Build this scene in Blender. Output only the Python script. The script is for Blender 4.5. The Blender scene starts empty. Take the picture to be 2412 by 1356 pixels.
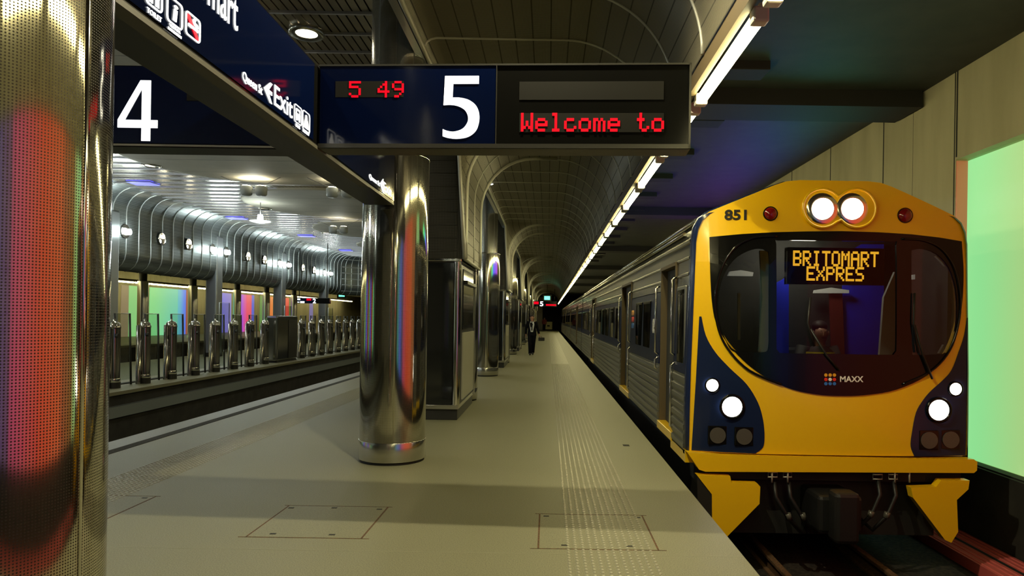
import bpy, bmesh, math, random
from math import radians, sin, cos, pi, sqrt, atan2
from mathutils import Vector, Matrix

random.seed(7)
S = bpy.context.scene
COL = S.collection

# ------------------------------------------------------------------ camera, world, exposure
F, VX, VY, RHO, H = 1600.0, 1291.0, 750.0, radians(0.9), 1.6   # focal length (px), vanishing point, roll, eye height
cam_d = bpy.data.cameras.new('camera'); cam = bpy.data.objects.new('camera', cam_d); COL.objects.link(cam)
cam_d.sensor_fit = 'HORIZONTAL'; cam_d.sensor_width = 36.0; cam_d.lens = F / 2412 * 36
cam_d.shift_x = -(VX - 1206) / 2412; cam_d.shift_y = (VY - 678) / 2412
cam_d.clip_start = 0.05; cam_d.clip_end = 400
cam.matrix_world = Matrix(((cos(RHO), -sin(RHO), 0, 0), (0, 0, -1, 0), (sin(RHO), cos(RHO), 0, H), (0, 0, 0, 1)))
S.camera = cam
W = bpy.data.worlds.new('world'); S.world = W; W.use_nodes = True
W.node_tree.nodes['Background'].inputs[0].default_value = (0.5, 0.5, 0.4, 1)
W.node_tree.nodes['Background'].inputs[1].default_value = 0.0
S.view_settings.view_transform = 'Standard'; S.view_settings.look = 'None'
S.view_settings.gamma = 1.0; S.view_settings.use_curve_mapping = False
S.view_settings.exposure = 0.0
try:
    S.cycles.use_denoising = True
    S.cycles.max_bounces = 8; S.cycles.glossy_bounces = 4; S.cycles.diffuse_bounces = 4
    S.cycles.transparent_max_bounces = 12
    S.cycles.sample_clamp_indirect = 6.0
    S.cycles.use_light_tree = True
    S.cycles.caustics_reflective = False; S.cycles.caustics_refractive = False
except Exception:
    pass
TUBE_L = 40.0            # radiance of the fluorescent tubes
TUBE_C = (1.0, 0.89, 0.44)


# ------------------------------------------------------------------ photograph -> place
def ray(px, py):
    u, v = px - VX, py - VY
    return u * cos(RHO) + v * sin(RHO), v * cos(RHO) - u * sin(RHO)


def atY(px, py, Y):
    u, v = ray(px, py)
    return Vector((u * Y / F, Y, H - v * Y / F))


def atX(px, py, X):
    u, v = ray(px, py)
    Y = F * X / u
    return Vector((X, Y, H - v * Y / F))


# ------------------------------------------------------------------ materials
MATS = {}


def mat(name, col=(.5, .5, .5), rough=.5, metal=0.0, emit=None, strength=0.0, spec=None, coat=0.0):
    m = bpy.data.materials.new(name); m.use_nodes = True
    b = m.node_tree.nodes['Principled BSDF']
    b.inputs['Base Color'].default_value = (*col, 1); b.inputs['Roughness'].default_value = rough
    b.inputs['Metallic'].default_value = metal
    if spec is not None: b.inputs['Specular IOR Level'].default_value = spec
    if coat: b.inputs['Coat Weight'].default_value = coat; b.inputs['Coat Roughness'].default_value = .08
    if emit:
        b.inputs['Emission Color'].default_value = (*emit, 1); b.inputs['Emission Strength'].default_value = strength
    MATS[name] = m
    return m


def nd(m, t, **kw):
    n = m.node_tree.nodes.new(t)
    for k, v in kw.items(): setattr(n, k, v)
    return n


def lk(m, a, b): m.node_tree.links.new(a, b)


def mth(m, op, a, b=None, c=None):
    n = nd(m, 'ShaderNodeMath', operation=op)
    for i, x in enumerate((a, b, c)):
        if x is None: continue
        if isinstance(x, (int, float)): n.inputs[i].default_value = x
        else: lk(m, x, n.inputs[i])
    return n.outputs[0]


def vary(m, col2, scale=8, detail=6, lo=.35, hi=.65, bump=0.0, bscale=None, stretch=(1, 1, 1)):
    """noise variation of the base colour between the material's own colour and col2, with an optional bump"""
    b = m.node_tree.nodes['Principled BSDF']
    tc = nd(m, 'ShaderNodeTexCoord'); mp = nd(m, 'ShaderNodeMapping'); mp.inputs['Scale'].default_value = stretch
    lk(m, tc.outputs['Object'], mp.inputs[0])
    n = nd(m, 'ShaderNodeTexNoise'); n.inputs['Scale'].default_value = scale; n.inputs['Detail'].default_value = detail
    lk(m, mp.outputs[0], n.inputs['Vector'])
    r = nd(m, 'ShaderNodeValToRGB')
    r.color_ramp.elements[0].position = lo; r.color_ramp.elements[1].position = hi
    r.color_ramp.elements[0].color = b.inputs['Base Color'].default_value[:]; r.color_ramp.elements[1].color = (*col2, 1)
    lk(m, n.outputs['Fac'], r.inputs[0]); lk(m, r.outputs[0], b.inputs['Base Color'])
    if bump:
        n2 = nd(m, 'ShaderNodeTexNoise'); n2.inputs['Scale'].default_value = bscale or scale * 4; n2.inputs['Detail'].default_value = 4
        lk(m, mp.outputs[0], n2.inputs['Vector'])
        bp = nd(m, 'ShaderNodeBump'); bp.inputs['Strength'].default_value = bump; bp.inputs['Distance'].default_value = .01
        lk(m, n2.outputs['Fac'], bp.inputs['Height']); lk(m, bp.outputs[0], b.inputs['Normal'])
    return m


def perforate(m, pu, pv, hole=.3, dark=(.012, .011, .008), lines=0.0, line_dark=.35):
    """holes punched on a uv grid (uv in metres); optional seam lines every `lines` metres along u"""
    b = m.node_tree.nodes['Principled BSDF']
    uv = nd(m, 'ShaderNodeUVMap'); sp = nd(m, 'ShaderNodeSeparateXYZ'); lk(m, uv.outputs[0], sp.inputs[0])
    def cell(o, p):
        return mth(m, 'SUBTRACT', mth(m, 'FRACT', mth(m, 'DIVIDE', o, p)), .5)
    fu, fv = cell(sp.outputs[0], pu), cell(sp.outputs[1], pv)
    d = mth(m, 'SQRT', mth(m, 'ADD', mth(m, 'MULTIPLY', fu, fu), mth(m, 'MULTIPLY', fv, fv)))
    mask = mth(m, 'LESS_THAN', d, hole)
    col = b.inputs['Base Color'].default_value[:]
    mx = nd(m, 'ShaderNodeMix', data_type='RGBA')
    mx.inputs[6].default_value = col; mx.inputs[7].default_value = (*dark, 1)
    if lines:
        ln = mth(m, 'LESS_THAN', mth(m, 'FRACT', mth(m, 'DIVIDE', sp.outputs[0], lines)), .07)
        mask = mth(m, 'MAXIMUM', mask, mth(m, 'MULTIPLY', ln, line_dark))
    lk(m, mask, mx.inputs[0]); lk(m, mx.outputs[2], b.inputs['Base Color'])
    lk(m, mth(m, 'MULTIPLY_ADD', mask, .5, b.inputs['Roughness'].default_value), b.inputs['Roughness'])
    return m


vary(mat('floor', (.145, .142, .088), .5, spec=.35), (.27, .262, .165), 130, 3, .32, .68, .12, 220)
vary(mat('floor_dark', (.035, .034, .028), .8, spec=.1), (.06, .058, .048), 40, 4)
vary(mat('edge_stone', (.17, .17, .135), .5), (.22, .215, .17), 150, 3)
vary(mat('concrete', (.60, .56, .38), .75), (.48, .445, .29), 2.2, 8, .35, .65, .25, 14, (1, 1, .18))
vary(mat('concrete_pale', (.52, .50, .42), .7), (.44, .43, .36), 1.5, 7, .3, .7, .1, 20)
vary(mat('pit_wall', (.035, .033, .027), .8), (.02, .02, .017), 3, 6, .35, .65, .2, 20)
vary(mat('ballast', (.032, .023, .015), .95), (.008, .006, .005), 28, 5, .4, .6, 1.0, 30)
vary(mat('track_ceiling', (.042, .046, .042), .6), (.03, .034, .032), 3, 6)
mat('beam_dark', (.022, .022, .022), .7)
vary(mat('rust', (.16, .075, .025), .85), (.05, .032, .018), 60, 4)
mat('joint_light', (.30, .29, .2), .6)
mat('dot_metal', (.40, .385, .29), .35, .35)
perforate(mat('perf_chrome', (.56, .54, .46), .085, 1.0), .0086, .0086, .27, (.06, .055, .045))
mat('chrome', (.72, .70, .62), .10, 1.0)
mat('chrome_satin', (.58, .57, .52), .2, 1.0)
mat('post_chrome', (.34, .33, .30), .16, 1.0)
mat('steel_grey', (.34, .36, .37), .35, .8)
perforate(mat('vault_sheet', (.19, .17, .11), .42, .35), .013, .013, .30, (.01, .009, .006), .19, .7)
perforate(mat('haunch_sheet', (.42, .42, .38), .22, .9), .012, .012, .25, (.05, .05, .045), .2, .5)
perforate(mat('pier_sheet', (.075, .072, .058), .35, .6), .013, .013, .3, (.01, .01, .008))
perforate(mat('bulkhead_sheet', (.26, .29, .29), .33, .85), .05, .05, .22, (.05, .055, .055), .105, .6)
mat('rib_paint', (.46, .45, .37), .4, .3)
mat('rib_grey', (.50, .53, .52), .35, .6)
mat('slat_metal', (.46, .42, .34), .22, .55)
mat('slat_back', (.03, .028, .025), .8)
mat('rail_metal', (.5, .5, .55), .35, .7)
mat('trunking', (.09, .064, .027), .6)
mat('tube', (.9, .9, .8), .3, 0, TUBE_C, TUBE_L)
mat('tube_far', (.9, .9, .8), .3, 0, TUBE_C, TUBE_L * .33)
mat('tube_cap', (.72, .66, .56), .4)
mat('lamp_white', (.9, .9, .9), .3, 0, (.92, 1.0, .95), 60)
mat('lamp_warm', (.9, .9, .9), .3, 0, (1.0, .88, .6), 45)
mat('lamp_blue', (.2, .2, .9), .3, 0, (.12, .12, 1.0), 1.8)  # glow that paints the blue reflections of the ceiling
mat('navy_sign', (.001, .003, .017), .1, 0, spec=.5)
mat('sign_black', (.004, .004, .0035), .1, spec=.3)
mat('sign_frame', (.035, .034, .028), .35, .4)
mat('sign_soffit', (.075, .072, .05), .5)
mat('sign_trim', (.42, .41, .34), .35, .6)
mat('sign_white', (.9, .9, .9), .4, 0, (.93, .97, 1.0), 1.15)
mat('sign_red', (.8, .02, .05), .4, 0, (1.0, .0, .02), .9)
mat('led_red', (.02, 0, 0), .6, 0, (1.0, .0, .015), 1.05, spec=.1)
mat('led_off', (.0085, .0082, .0062), .7, spec=.1)
mat('led_amber', (.02, .01, 0), .4, 0, (1.0, .50, .03), 2.0)
mat('exit_green', (.1, .6, .4), .4, 0, (.18, 1.0, .62), 1.8)
mat('train_yellow', (.86, .53, .004), .28, 0, coat=.5)
mat('train_navy', (.008, .016, .055), .2, 0, spec=.3, coat=.1)
mat('train_navy_side', (.006, .012, .045), .3, 0, spec=.08)
mat('train_steel', (.19, .19, .165), .38, .75)
mat('train_steel_dark', (.055, .055, .048), .24, .85)
mat('train_black', (.004, .004, .004), .12, 0, spec=.25)
mat('under_black', (.008, .008, .007), .7)
mat('rubber', (.006, .006, .006), .5)
mat('headlamp', (.9, .9, .9), .3, 0, (1.0, .97, .85), 16)
mat('lamp_bowl', (.85, .75, .55), .15, 1.0)
mat('lens_grey', (.075, .072, .06), .25)
mat('lens_red', (.18, .004, .006), .1, 0, coat=.6)
mat('text_black', (.01, .01, .008), .4)
mat('text_white', (.75, .75, .72), .4)
mat('logo_red', (.7, .03, .01), .4); mat('logo_yellow', (.75, .36, .02), .4); mat('logo_blue', (.02, .16, .55), .4)
mat('cab_blue', (.015, .03, .85), .5); mat('cab_grey', (.30, .30, .27), .6); mat('cab_dark', (.03, .03, .026), .7)
mat('cab_red', (.16, .02, .015), .6)  # red of the reflection painted behind the windscreen
mat('hi_vis', (.75, .65, .02), .6)
mat('skin', (.42, .21, .13), .5); mat('hair', (.02, .014, .01), .6)
mat('suit', (.006, .006, .008), .8, spec=.1); mat('shirt', (.62, .64, .62), .7); mat('tie', (.03, .03, .035), .6)
mat('leather', (.012, .010, .009), .4); mat('dark_red_cloth', (.13, .012, .012), .7)
mat('kiosk_glass', (.012, .013, .013), .06, 0, spec=.6)
mat('kiosk_panel', (.34, .33, .26), .4)
mat('kiosk_dark', (.02, .02, .018), .4)
mat('red_trough', (.55, .10, .09), .5)
mat('cart_yellow', (.70, .66, .32), .6)
mat('speaker_grey', (.42, .45, .46), .4)
mat('cable', (.2, .2, .19), .5)
mat('rail_steel', (.22, .23, .24), .3, .9)
mat('grey_duct', (.20, .23, .23), .55)


def glass(name, tint, gloss_ior=1.5, rough=.02):
    m = bpy.data.materials.new(name); m.use_nodes = True; nt = m.node_tree; nt.nodes.clear()
    out = nt.nodes.new('ShaderNodeOutputMaterial'); mx = nt.nodes.new('ShaderNodeMixShader')
    fr = nt.nodes.new('ShaderNodeFresnel'); fr.inputs[0].default_value = gloss_ior
    ge = nt.nodes.new('ShaderNodeNewGeometry'); bk = nt.nodes.new('ShaderNodeMath'); bk.operation = 'MULTIPLY_ADD'
    bk.inputs[1].default_value = -1; bk.inputs[2].default_value = 1; nt.links.new(ge.outputs['Backfacing'], bk.inputs[0])
    ml = nt.nodes.new('ShaderNodeMath'); ml.operation = 'MULTIPLY'; nt.links.new(fr.outputs[0], ml.inputs[0]); nt.links.new(bk.outputs[0], ml.inputs[1])
    t = nt.nodes.new('ShaderNodeBsdfTransparent'); t.inputs[0].default_value = (*tint, 1)
    g = nt.nodes.new('ShaderNodeBsdfGlossy'); g.inputs['Roughness'].default_value = rough
    nt.links.new(ml.outputs[0], mx.inputs[0]); nt.links.new(t.outputs[0], mx.inputs[1]); nt.links.new(g.outputs[0], mx.inputs[2])
    nt.links.new(mx.outputs[0], out.inputs[0]); MATS[name] = m
    return m


glass('windscreen', (.62, .62, .60)); glass('screen_glass', (.86, .9, .87)); glass('car_window', (.12, .12, .12))


def lightbox(name, c0, c1, strength, y0, y1):
    """backlit panel whose lamps go from colour c0 at y0 to c1 at y1 (object y in metres from the panel's middle)"""
    m = mat(name, (.25, .25, .22), .5)
    b = m.node_tree.nodes['Principled BSDF']
    tc = nd(m, 'ShaderNodeTexCoord'); sp = nd(m, 'ShaderNodeSeparateXYZ'); lk(m, tc.outputs['Object'], sp.inputs[0])
    t = mth(m, 'DIVIDE', mth(m, 'SUBTRACT', sp.outputs[1], y0), y1 - y0)
    r = nd(m, 'ShaderNodeValToRGB'); r.color_ramp.interpolation = 'EASE'
    r.color_ramp.elements[0].color = (*c0, 1); r.color_ramp.elements[1].color = (*c1, 1)
    lk(m, t, r.inputs[0]); lk(m, r.outputs[0], b.inputs['Emission Color'])
    b.inputs['Emission Strength'].default_value = strength
    return m


# ------------------------------------------------------------------ mesh building
class MB:
    def __init__(s): s.v = []; s.f = []; s.uv = {}; s.smooth = []
    def add(s, vs, fs, smooth=False, uvs=None):
        o = len(s.v); s.v += [tuple(x) for x in vs]
        for i, f in enumerate(fs):
            if uvs is not None: s.uv[len(s.f)] = [uvs[k] for k in f]
            s.f.append(tuple(o + k for k in f)); s.smooth.append(smooth)
        return s
    def box(s, x0, x1, y0, y1, z0, z1):
        vs = [(x, y, z) for x in (x0, x1) for y in (y0, y1) for z in (z0, z1)]
        return s.add(vs, [(0, 1, 3, 2), (4, 6, 7, 5), (0, 4, 5, 1), (2, 3, 7, 6), (0, 2, 6, 4), (1, 5, 7, 3)])
    def bevbox(s, x0, x1, y0, y1, z0, z1, r=.01):
        bm = bmesh.new()
        vs = [bm.verts.new((x, y, z)) for x in (x0, x1) for y in (y0, y1) for z in (z0, z1)]
        for f in [(0, 1, 3, 2), (4, 6, 7, 5), (0, 4, 5, 1), (2, 3, 7, 6), (0, 2, 6, 4), (1, 5, 7, 3)]: bm.faces.new([vs[i] for i in f])
        bmesh.ops.bevel(bm, geom=bm.edges[:], offset=r, segments=2, affect='EDGES', profile=.5)
        return s.take(bm)
    def take(s, bm, smooth=False):
        bm.verts.index_update(); bm.verts.ensure_lookup_table()
        s.add([v.co for v in bm.verts], [[v.index for v in f.verts] for f in bm.faces], smooth); bm.free()
        return s
    def tube(s, pts, r, n=8, cap=True, closed=False):
        pts = [Vector(p) for p in pts]; rs = r if isinstance(r, (list, tuple)) else [r] * len(pts)
        N = len(pts); vs = []; fs = []
        up = None
        for i, p in enumerate(pts):
            a = pts[(i - 1) % N] if (closed or i > 0) else p; b = pts[(i + 1) % N] if (closed or i < N - 1) else p
            t = (b - a).normalized()
            if up is None: up = Vector((0, 0, 1)) if abs(t.z) < .9 else Vector((1, 0, 0))
            sx = t.cross(up)
            if sx.length < 1e-4: sx = t.cross(Vector((0, 1, 0)))
            sx.normalize(); up = sx.cross(t).normalized()
            vs += [p + (sx * cos(2 * pi * k / n) + up * sin(2 * pi * k / n)) * rs[i] for k in range(n)]
        for i in range(N if closed else N - 1):
            j = (i + 1) % N
            fs += [(i * n + k, i * n + (k + 1) % n, j * n + (k + 1) % n, j * n + k) for k in range(n)]
        s.add(vs, fs, True)
        if cap and not closed:
            o = len(s.v) - len(vs)
            s.f.append(tuple(o + k for k in range(n))[::-1]); s.smooth.append(False)
            s.f.append(tuple(o + (N - 1) * n + k for k in range(n))); s.smooth.append(False)
        return s
    def lathe(s, prof, n=48, c=(0, 0, 0), uvr=None, smooth=True):
        """profile of (radius, z) about the z axis through c"""
        vs = []; fs = []; uv = []
        for (r, z) in prof:
            for k in range(n + 1):
                a = 2 * pi * k / n
                vs.append((c[0] + r * cos(a), c[1] + r * sin(a), c[2] + z)); uv.append((a * (uvr or max(r, .001)), z))
        for i in range(len(prof) - 1):
            fs += [(i * (n + 1) + k, i * (n + 1) + k + 1, (i + 1) * (n + 1) + k + 1, (i + 1) * (n + 1) + k) for k in range(n)]
        return s.add(vs, fs, smooth, uv)
    def disc(s, c, r, axis='y', n=32, depth=.01):
        """a short cylinder, its near face at c, running `depth` along the axis"""
        c = Vector(c); A = {'y': Vector((0, 1, 0)), 'x': Vector((1, 0, 0)), 'z': Vector((0, 0, 1))}[axis]
        U = Vector((0, 0, 1)) if axis != 'z' else Vector((1, 0, 0)); V = A.cross(U)
        ring = [c + (U * cos(2 * pi * k / n) + V * sin(2 * pi * k / n)) * r for k in range(n)]
        vs = ring + [p + A * depth for p in ring]
        fs = [tuple(range(n)), tuple(range(2 * n - 1, n - 1, -1))] + [(k, k + n, (k + 1) % n + n, (k + 1) % n) for k in range(n)]
        return s.add(vs, fs)
    def prism(s, poly, vec):
        """polygon of 3d points pushed along vec"""
        n = len(poly); vec = Vector(vec); vs = [Vector(p) for p in poly]; vs += [p + vec for p in vs]
        fs = [tuple(range(n))[::-1], tuple(range(n, 2 * n))] + [(k, (k + 1) % n, (k + 1) % n + n, k + n) for k in range(n)]
        return s.add(vs, fs)
    def sphere(s, c, r, n=12, m=8, sc=(1, 1, 1)):
        prof = [(r * sin(pi * i / m), -r * cos(pi * i / m)) for i in range(m + 1)]
        o = len(s.v); s.lathe(prof, n)
        for i in range(o, len(s.v)):
            x, y, z = s.v[i]; s.v[i] = (c[0] + x * sc[0], c[1] + y * sc[1], c[2] + z * sc[2])
        return s
    def build(s, name, m, parent=None, world=True, loc=(0, 0, 0)):
        me = bpy.data.meshes.new(name)
        L = Vector(loc)
        me.from_pydata([Vector(v) - L for v in s.v], [], s.f)
        if s.uv:
            ul = me.uv_layers.new(name='UVMap')
            for p in me.polygons:
                u = s.uv.get(p.index)
                if u:
                    for k, li in enumerate(p.loop_indices): ul.data[li].uv = u[k]
        for p, sm in zip(me.polygons, s.smooth): p.use_smooth = sm
        bm = bmesh.new(); bm.from_mesh(me); bmesh.ops.recalc_face_normals(bm, faces=bm.faces); bm.to_mesh(me); bm.free()
        me.materials.append(MATS[m] if isinstance(m, str) else m)
        o = bpy.data.objects.new(name, me); COL.objects.link(o); o.location = loc
        if parent is not None: attach(o, parent)
        return o


def attach(o, parent):
    """parent while keeping the geometry where it was written (world coordinates)"""
    o.parent = parent
    o.matrix_parent_inverse = world_of(parent).inverted()


def world_of(o):
    M = o.matrix_basis.copy()
    if o.parent: M = world_of(o.parent) @ o.matrix_parent_inverse @ M
    return M


def tag(o, label=None, cat=None, group=None, kind=None):
    if label: o['label'] = label
    if cat: o['category'] = cat
    if group: o['group'] = group
    if kind: o['kind'] = kind
    return o


def thing(name, label, cat, loc=(0, 0, 0), group=None):
    o = bpy.data.objects.new(name, None); COL.objects.link(o); o.location = loc; o.empty_display_size = .1
    return tag(o, label, cat, group)


def struct(o, label=None, cat=None): return tag(o, label, cat, None, 'structure')


def dup(root, loc, label=None, group=None):
    r = root.copy(); COL.objects.link(r); r.location = loc
    if label: r['label'] = label
    if group: r['group'] = group
    for ch in list(root.children):
        c = ch.copy(); COL.objects.link(c); c.parent = r; c.matrix_parent_inverse = ch.matrix_parent_inverse.copy()
        for g in ch.children:
            d = g.copy(); COL.objects.link(d); d.parent = c; d.matrix_parent_inverse = g.matrix_parent_inverse.copy()
    return r


ORD = ('first second third fourth fifth sixth seventh eighth ninth tenth eleventh twelfth thirteenth fourteenth fifteenth sixteenth '
       'seventeenth eighteenth nineteenth twentieth').split()
ORD += ['twenty-' + x for x in ORD[:9]] + ['thirtieth'] + ['thirty-' + x for x in ORD[:9]] + ['fortieth'] + ['forty-' + x for x in ORD[:9]]


def text_obj(name, string, origin, xd, yd, w=None, h=None, m='sign_white', parent=None, bold=.0, depth=.004):
    """lettering fitted to a box: origin is its lower left corner, xd/yd its directions"""
    cu = bpy.data.curves.new(name, 'FONT'); cu.body = string; cu.extrude = 0; cu.offset = bold; cu.resolution_u = 4
    t = bpy.data.objects.new(name, cu); COL.objects.link(t)
    me = bpy.data.meshes.new_from_object(t.evaluated_get(bpy.context.evaluated_depsgraph_get()))
    bpy.data.objects.remove(t); bpy.data.curves.remove(cu)
    xs = [v.co.x for v in me.vertices]; ys = [v.co.y for v in me.vertices]
    x0, y0 = min(xs), min(ys); sx = w / (max(xs) - x0) if w else None; sy = h / (max(ys) - y0) if h else None
    sx = sx or sy; sy = sy or sx
    xd = Vector(xd).normalized(); yd = Vector(yd).normalized(); zd = xd.cross(yd); O = Vector(origin)
    mb = MB()
    bm = bmesh.new(); bm.from_mesh(me); bpy.data.meshes.remove(me)
    bmesh.ops.remove_doubles(bm, verts=bm.verts, dist=1e-5)
    ex = bmesh.ops.extrude_face_region(bm, geom=bm.faces[:])
    bmesh.ops.translate(bm, verts=[g for g in ex['geom'] if isinstance(g, bmesh.types.BMVert)], vec=(0, 0, 1))
    for v in bm.verts: v.co = O + xd * ((v.co.x - x0) * sx) + yd * ((v.co.y - y0) * sy) + zd * (v.co.z * depth)
    mb.take(bm)
    return mb.build(name, m, parent)


FONT = {
 'B': '11110 10001 10001 11110 10001 10001 11110', 'R': '11110 10001 10001 11110 10100 10010 10001', 'I': '01110 00100 00100 00100 00100 00100 01110',
 'T': '11111 00100 00100 00100 00100 00100 00100', 'O': '01110 10001 10001 10001 10001 10001 01110', 'M': '10001 11011 10101 10101 10001 10001 10001',
 'A': '01110 10001 10001 11111 10001 10001 10001', 'E': '11111 10000 10000 11110 10000 10000 11111', 'X': '10001 10001 01010 00100 01010 10001 10001',
 'P': '11110 10001 10001 11110 10000 10000 10000', 'S': '01111 10000 10000 01110 00001 00001 11110', '5': '11111 10000 11110 00001 00001 10001 01110',
 '4': '00010 00110 01010 10010 11111 00010 00010', '9': '01110 10001 10001 01111 00001 00010 01100', 'W': '10001 10001 10001 10101 10101 11011 10001',
 'e': '00000 00000 01110 10001 11111 10000 01110', 'l': '01100 00100 00100 00100 00100 00100 01110', 'c': '00000 00000 01110 10000 10000 10001 01110',
 'o': '00000 00000 01110 10001 10001 10001 01110', 'm': '00000 00000 11010 10101 10101 10101 10101', 't': '01000 01000 11100 01000 01000 01001 00110', ' ': '00000 ' * 7}


def led(name, string, o, xd, yd, w, h, m, parent, n, fill=1.06, depth=.003, cols=None):
    """dot matrix lettering, 5 x 7 dots to a letter, in a box w by h; n = normal towards the reader"""
    O, xd, yd, n = Vector(o), Vector(xd).normalized(), Vector(yd).normalized(), Vector(n).normalized()
    nc = cols or len(string) * 6 - 1; pw = w / nc; ph = h / 7; mb = MB()
    for i, ch in enumerate(string):
        for r, row in enumerate(FONT[ch].split()):
            for c, bit in enumerate(row):
                if bit == '1':
                    a = O + xd * ((i * 6 + c + .5 - fill / 2) * pw) + yd * ((6 - r + .5 - fill / 2) * ph)
                    mb.prism([a, a + xd * pw * fill, a + xd * pw * fill + yd * ph * fill, a + yd * ph * fill], n * depth)
    return mb.build(name, m, parent)


def smooth(pts, n=6, closed=True):
    """Catmull-Rom curve through 2d points"""
    P = [Vector(p) for p in pts]; N = len(P); out = []
    for i in range(N if closed else N - 1):
        p0 = P[(i - 1) % N] if closed or i else P[i]; p1 = P[i]; p2 = P[(i + 1) % N]; p3 = P[(i + 2) % N] if closed or i + 2 < N else p2
        for k in range(n):
            t = k / n
            out.append(.5 * ((2 * p1) + (p2 - p0) * t + (2 * p0 - 5 * p1 + 4 * p2 - p3) * t * t + (3 * p1 - p0 - 3 * p2 + p3) * t ** 3))
    if not closed: out.append(P[-1])
    return [tuple(p) for p in out]


# ================================================================== SETTING
YN, YE = -12.0, 104.0                     # the hall runs from behind the camera to the far end
XE, XW = 1.36, -5.35                      # edges of the platform
# floors
struct(MB().box(XW, XE, YN, YE, -.07, 0).build('floor', 'floor'), 'pale speckled concrete platform floor beside the train', 'floor')
struct(MB().box(-13.4, -8.6, YN, YE, -.07, 0).build('floor.001', 'floor'), 'island platform floor carrying the row of chrome posts', 'floor')
struct(MB().box(-27.0, -20.0, YN, YE, -.07, 0).build('floor.002', 'floor'), 'far platform floor below the coloured panels', 'floor')
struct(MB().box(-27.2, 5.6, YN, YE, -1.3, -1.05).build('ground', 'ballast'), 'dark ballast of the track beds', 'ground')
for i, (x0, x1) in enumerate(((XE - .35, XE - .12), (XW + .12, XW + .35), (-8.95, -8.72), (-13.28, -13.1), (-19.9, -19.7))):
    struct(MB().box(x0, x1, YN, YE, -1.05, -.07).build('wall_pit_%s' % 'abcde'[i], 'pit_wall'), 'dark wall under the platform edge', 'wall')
# darker drain slot and pale nosing along the left edge of the platform
struct(MB().box(-5.03, -4.9, YN, YE, -.004, .004).build('trim_1', 'floor_dark'), 'dark drain line along the left platform edge', 'trim')
struct(MB().box(-5.35, -5.03, YN, YE, -.004, .005).build('trim_2', 'edge_stone'), 'pale nosing of the left platform edge', 'trim')
struct(MB().box(-9.5, -9.36, YN, YE, -.004, .02).build('trim_3', 'floor_dark'), 'dark kerb behind the chrome posts', 'trim')
# grey duct along the pit wall of the middle platform
struct(MB().box(-8.74, -8.6, YN, YE, -.52, -.30).build('trim_4', 'grey_duct'), 'grey duct along the pit wall of the middle platform', 'trim')
# pale joints across the floor
jm = MB()
for y in (4.62,): jm.box(XW + .4, XE, y, y + .005, 0, .0008)
struct(jm.build('trim_5', 'joint_light'), 'pale joints across the platform floor', 'trim')

# right wall with a long recess for the light panels
WX = 5.2
wr = MB()
for (a, b) in ((8.71, 11.6), (21.5, YE)): wr.box(WX, WX + .4, a, b, -1.05, 4.85)
for (a, b) in ((YN, 8.71), (11.6, 21.5)):
    wr.box(WX, WX + .4, a, b, 3.72, 4.85); wr.box(WX, WX + .4, a, b, -1.05, -.1); wr.box(WX + .3, WX + .4, a, b, -.1, 3.72)
struct(wr.build('wall_right', 'concrete'), 'board-marked concrete wall beyond the train', 'wall')
pj = MB()
for y in (8.69, 10.6, 12.6, 14.6, 16.6, 18.6): pj.box(WX - .002, WX + .01, y, y + .03, 3.75 if y > 11.6 else 3.75, 4.85)
pj.box(WX - .002, WX + .01, 8.74, 8.76, -.1, 4.85); pj.box(WX - .002, WX + .01, 10.6, 10.63, -.1, 3.75); pj.box(WX - .001, WX + .01, 9.75, 9.757, -.1, 4.85)
struct(pj.build('trim_6', 'pit_wall'), 'dark joints of the concrete wall panels', 'trim')
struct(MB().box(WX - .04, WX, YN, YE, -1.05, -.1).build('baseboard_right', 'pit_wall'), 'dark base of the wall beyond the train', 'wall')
struct(MB().box(WX + .0, WX + .13, YN, 8.7, -.1, -.082).build('trim_7', 'pit_wall'), 'dark sill below the coloured panels', 'trim')  # added dark cover so the ledge doesn't catch the panels' light
# cable troughs at its foot
tr = thing('cable_trough', 'reddish ribbed cable trough at the foot of the wall beside the train', 'cable trough', (4.9, 3, -1.05))
tm = MB(); tm.box(4.6, 5.14, YN, 60, -1.05, -.93); tm.build('body', 'red_trough', tr)
lm = MB()
for x in (4.64, 4.73, 4.80, 4.95, 5.02, 5.09):
    lm.tube([(x, YN, -.93), (x, 60, -.93)], .012, 6)
lm.build('lid_rib', 'red_trough', tr)
tm = MB(); tm.box(4.86, 4.9, YN, 60, -.932, -.925); tm.build('lid_gap', 'under_black', tr)
# left and end walls
struct(MB().box(-27.4, -27.0, YN, YE, -1.05, 5.3).build('wall_left', 'concrete'), 'concrete wall behind the far coloured panels', 'wall')
struct(MB().box(-27.4, 5.6, YE, YE + .3, -1.3, 5.3).build('wall_end', 'pit_wall'), 'dark end wall of the station', 'wall')
struct(MB().box(-27.4, 5.6, YN - .3, YN, -1.3, 5.4).build('wall_behind', 'concrete'), 'concrete wall behind the camera', 'wall')
struct(MB().box(-2.1, -.78, 95, 97, 0, 4.6).build('wall_pier', 'concrete_pale'), 'pale concrete pier at the far end of the platform', 'wall')

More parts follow.
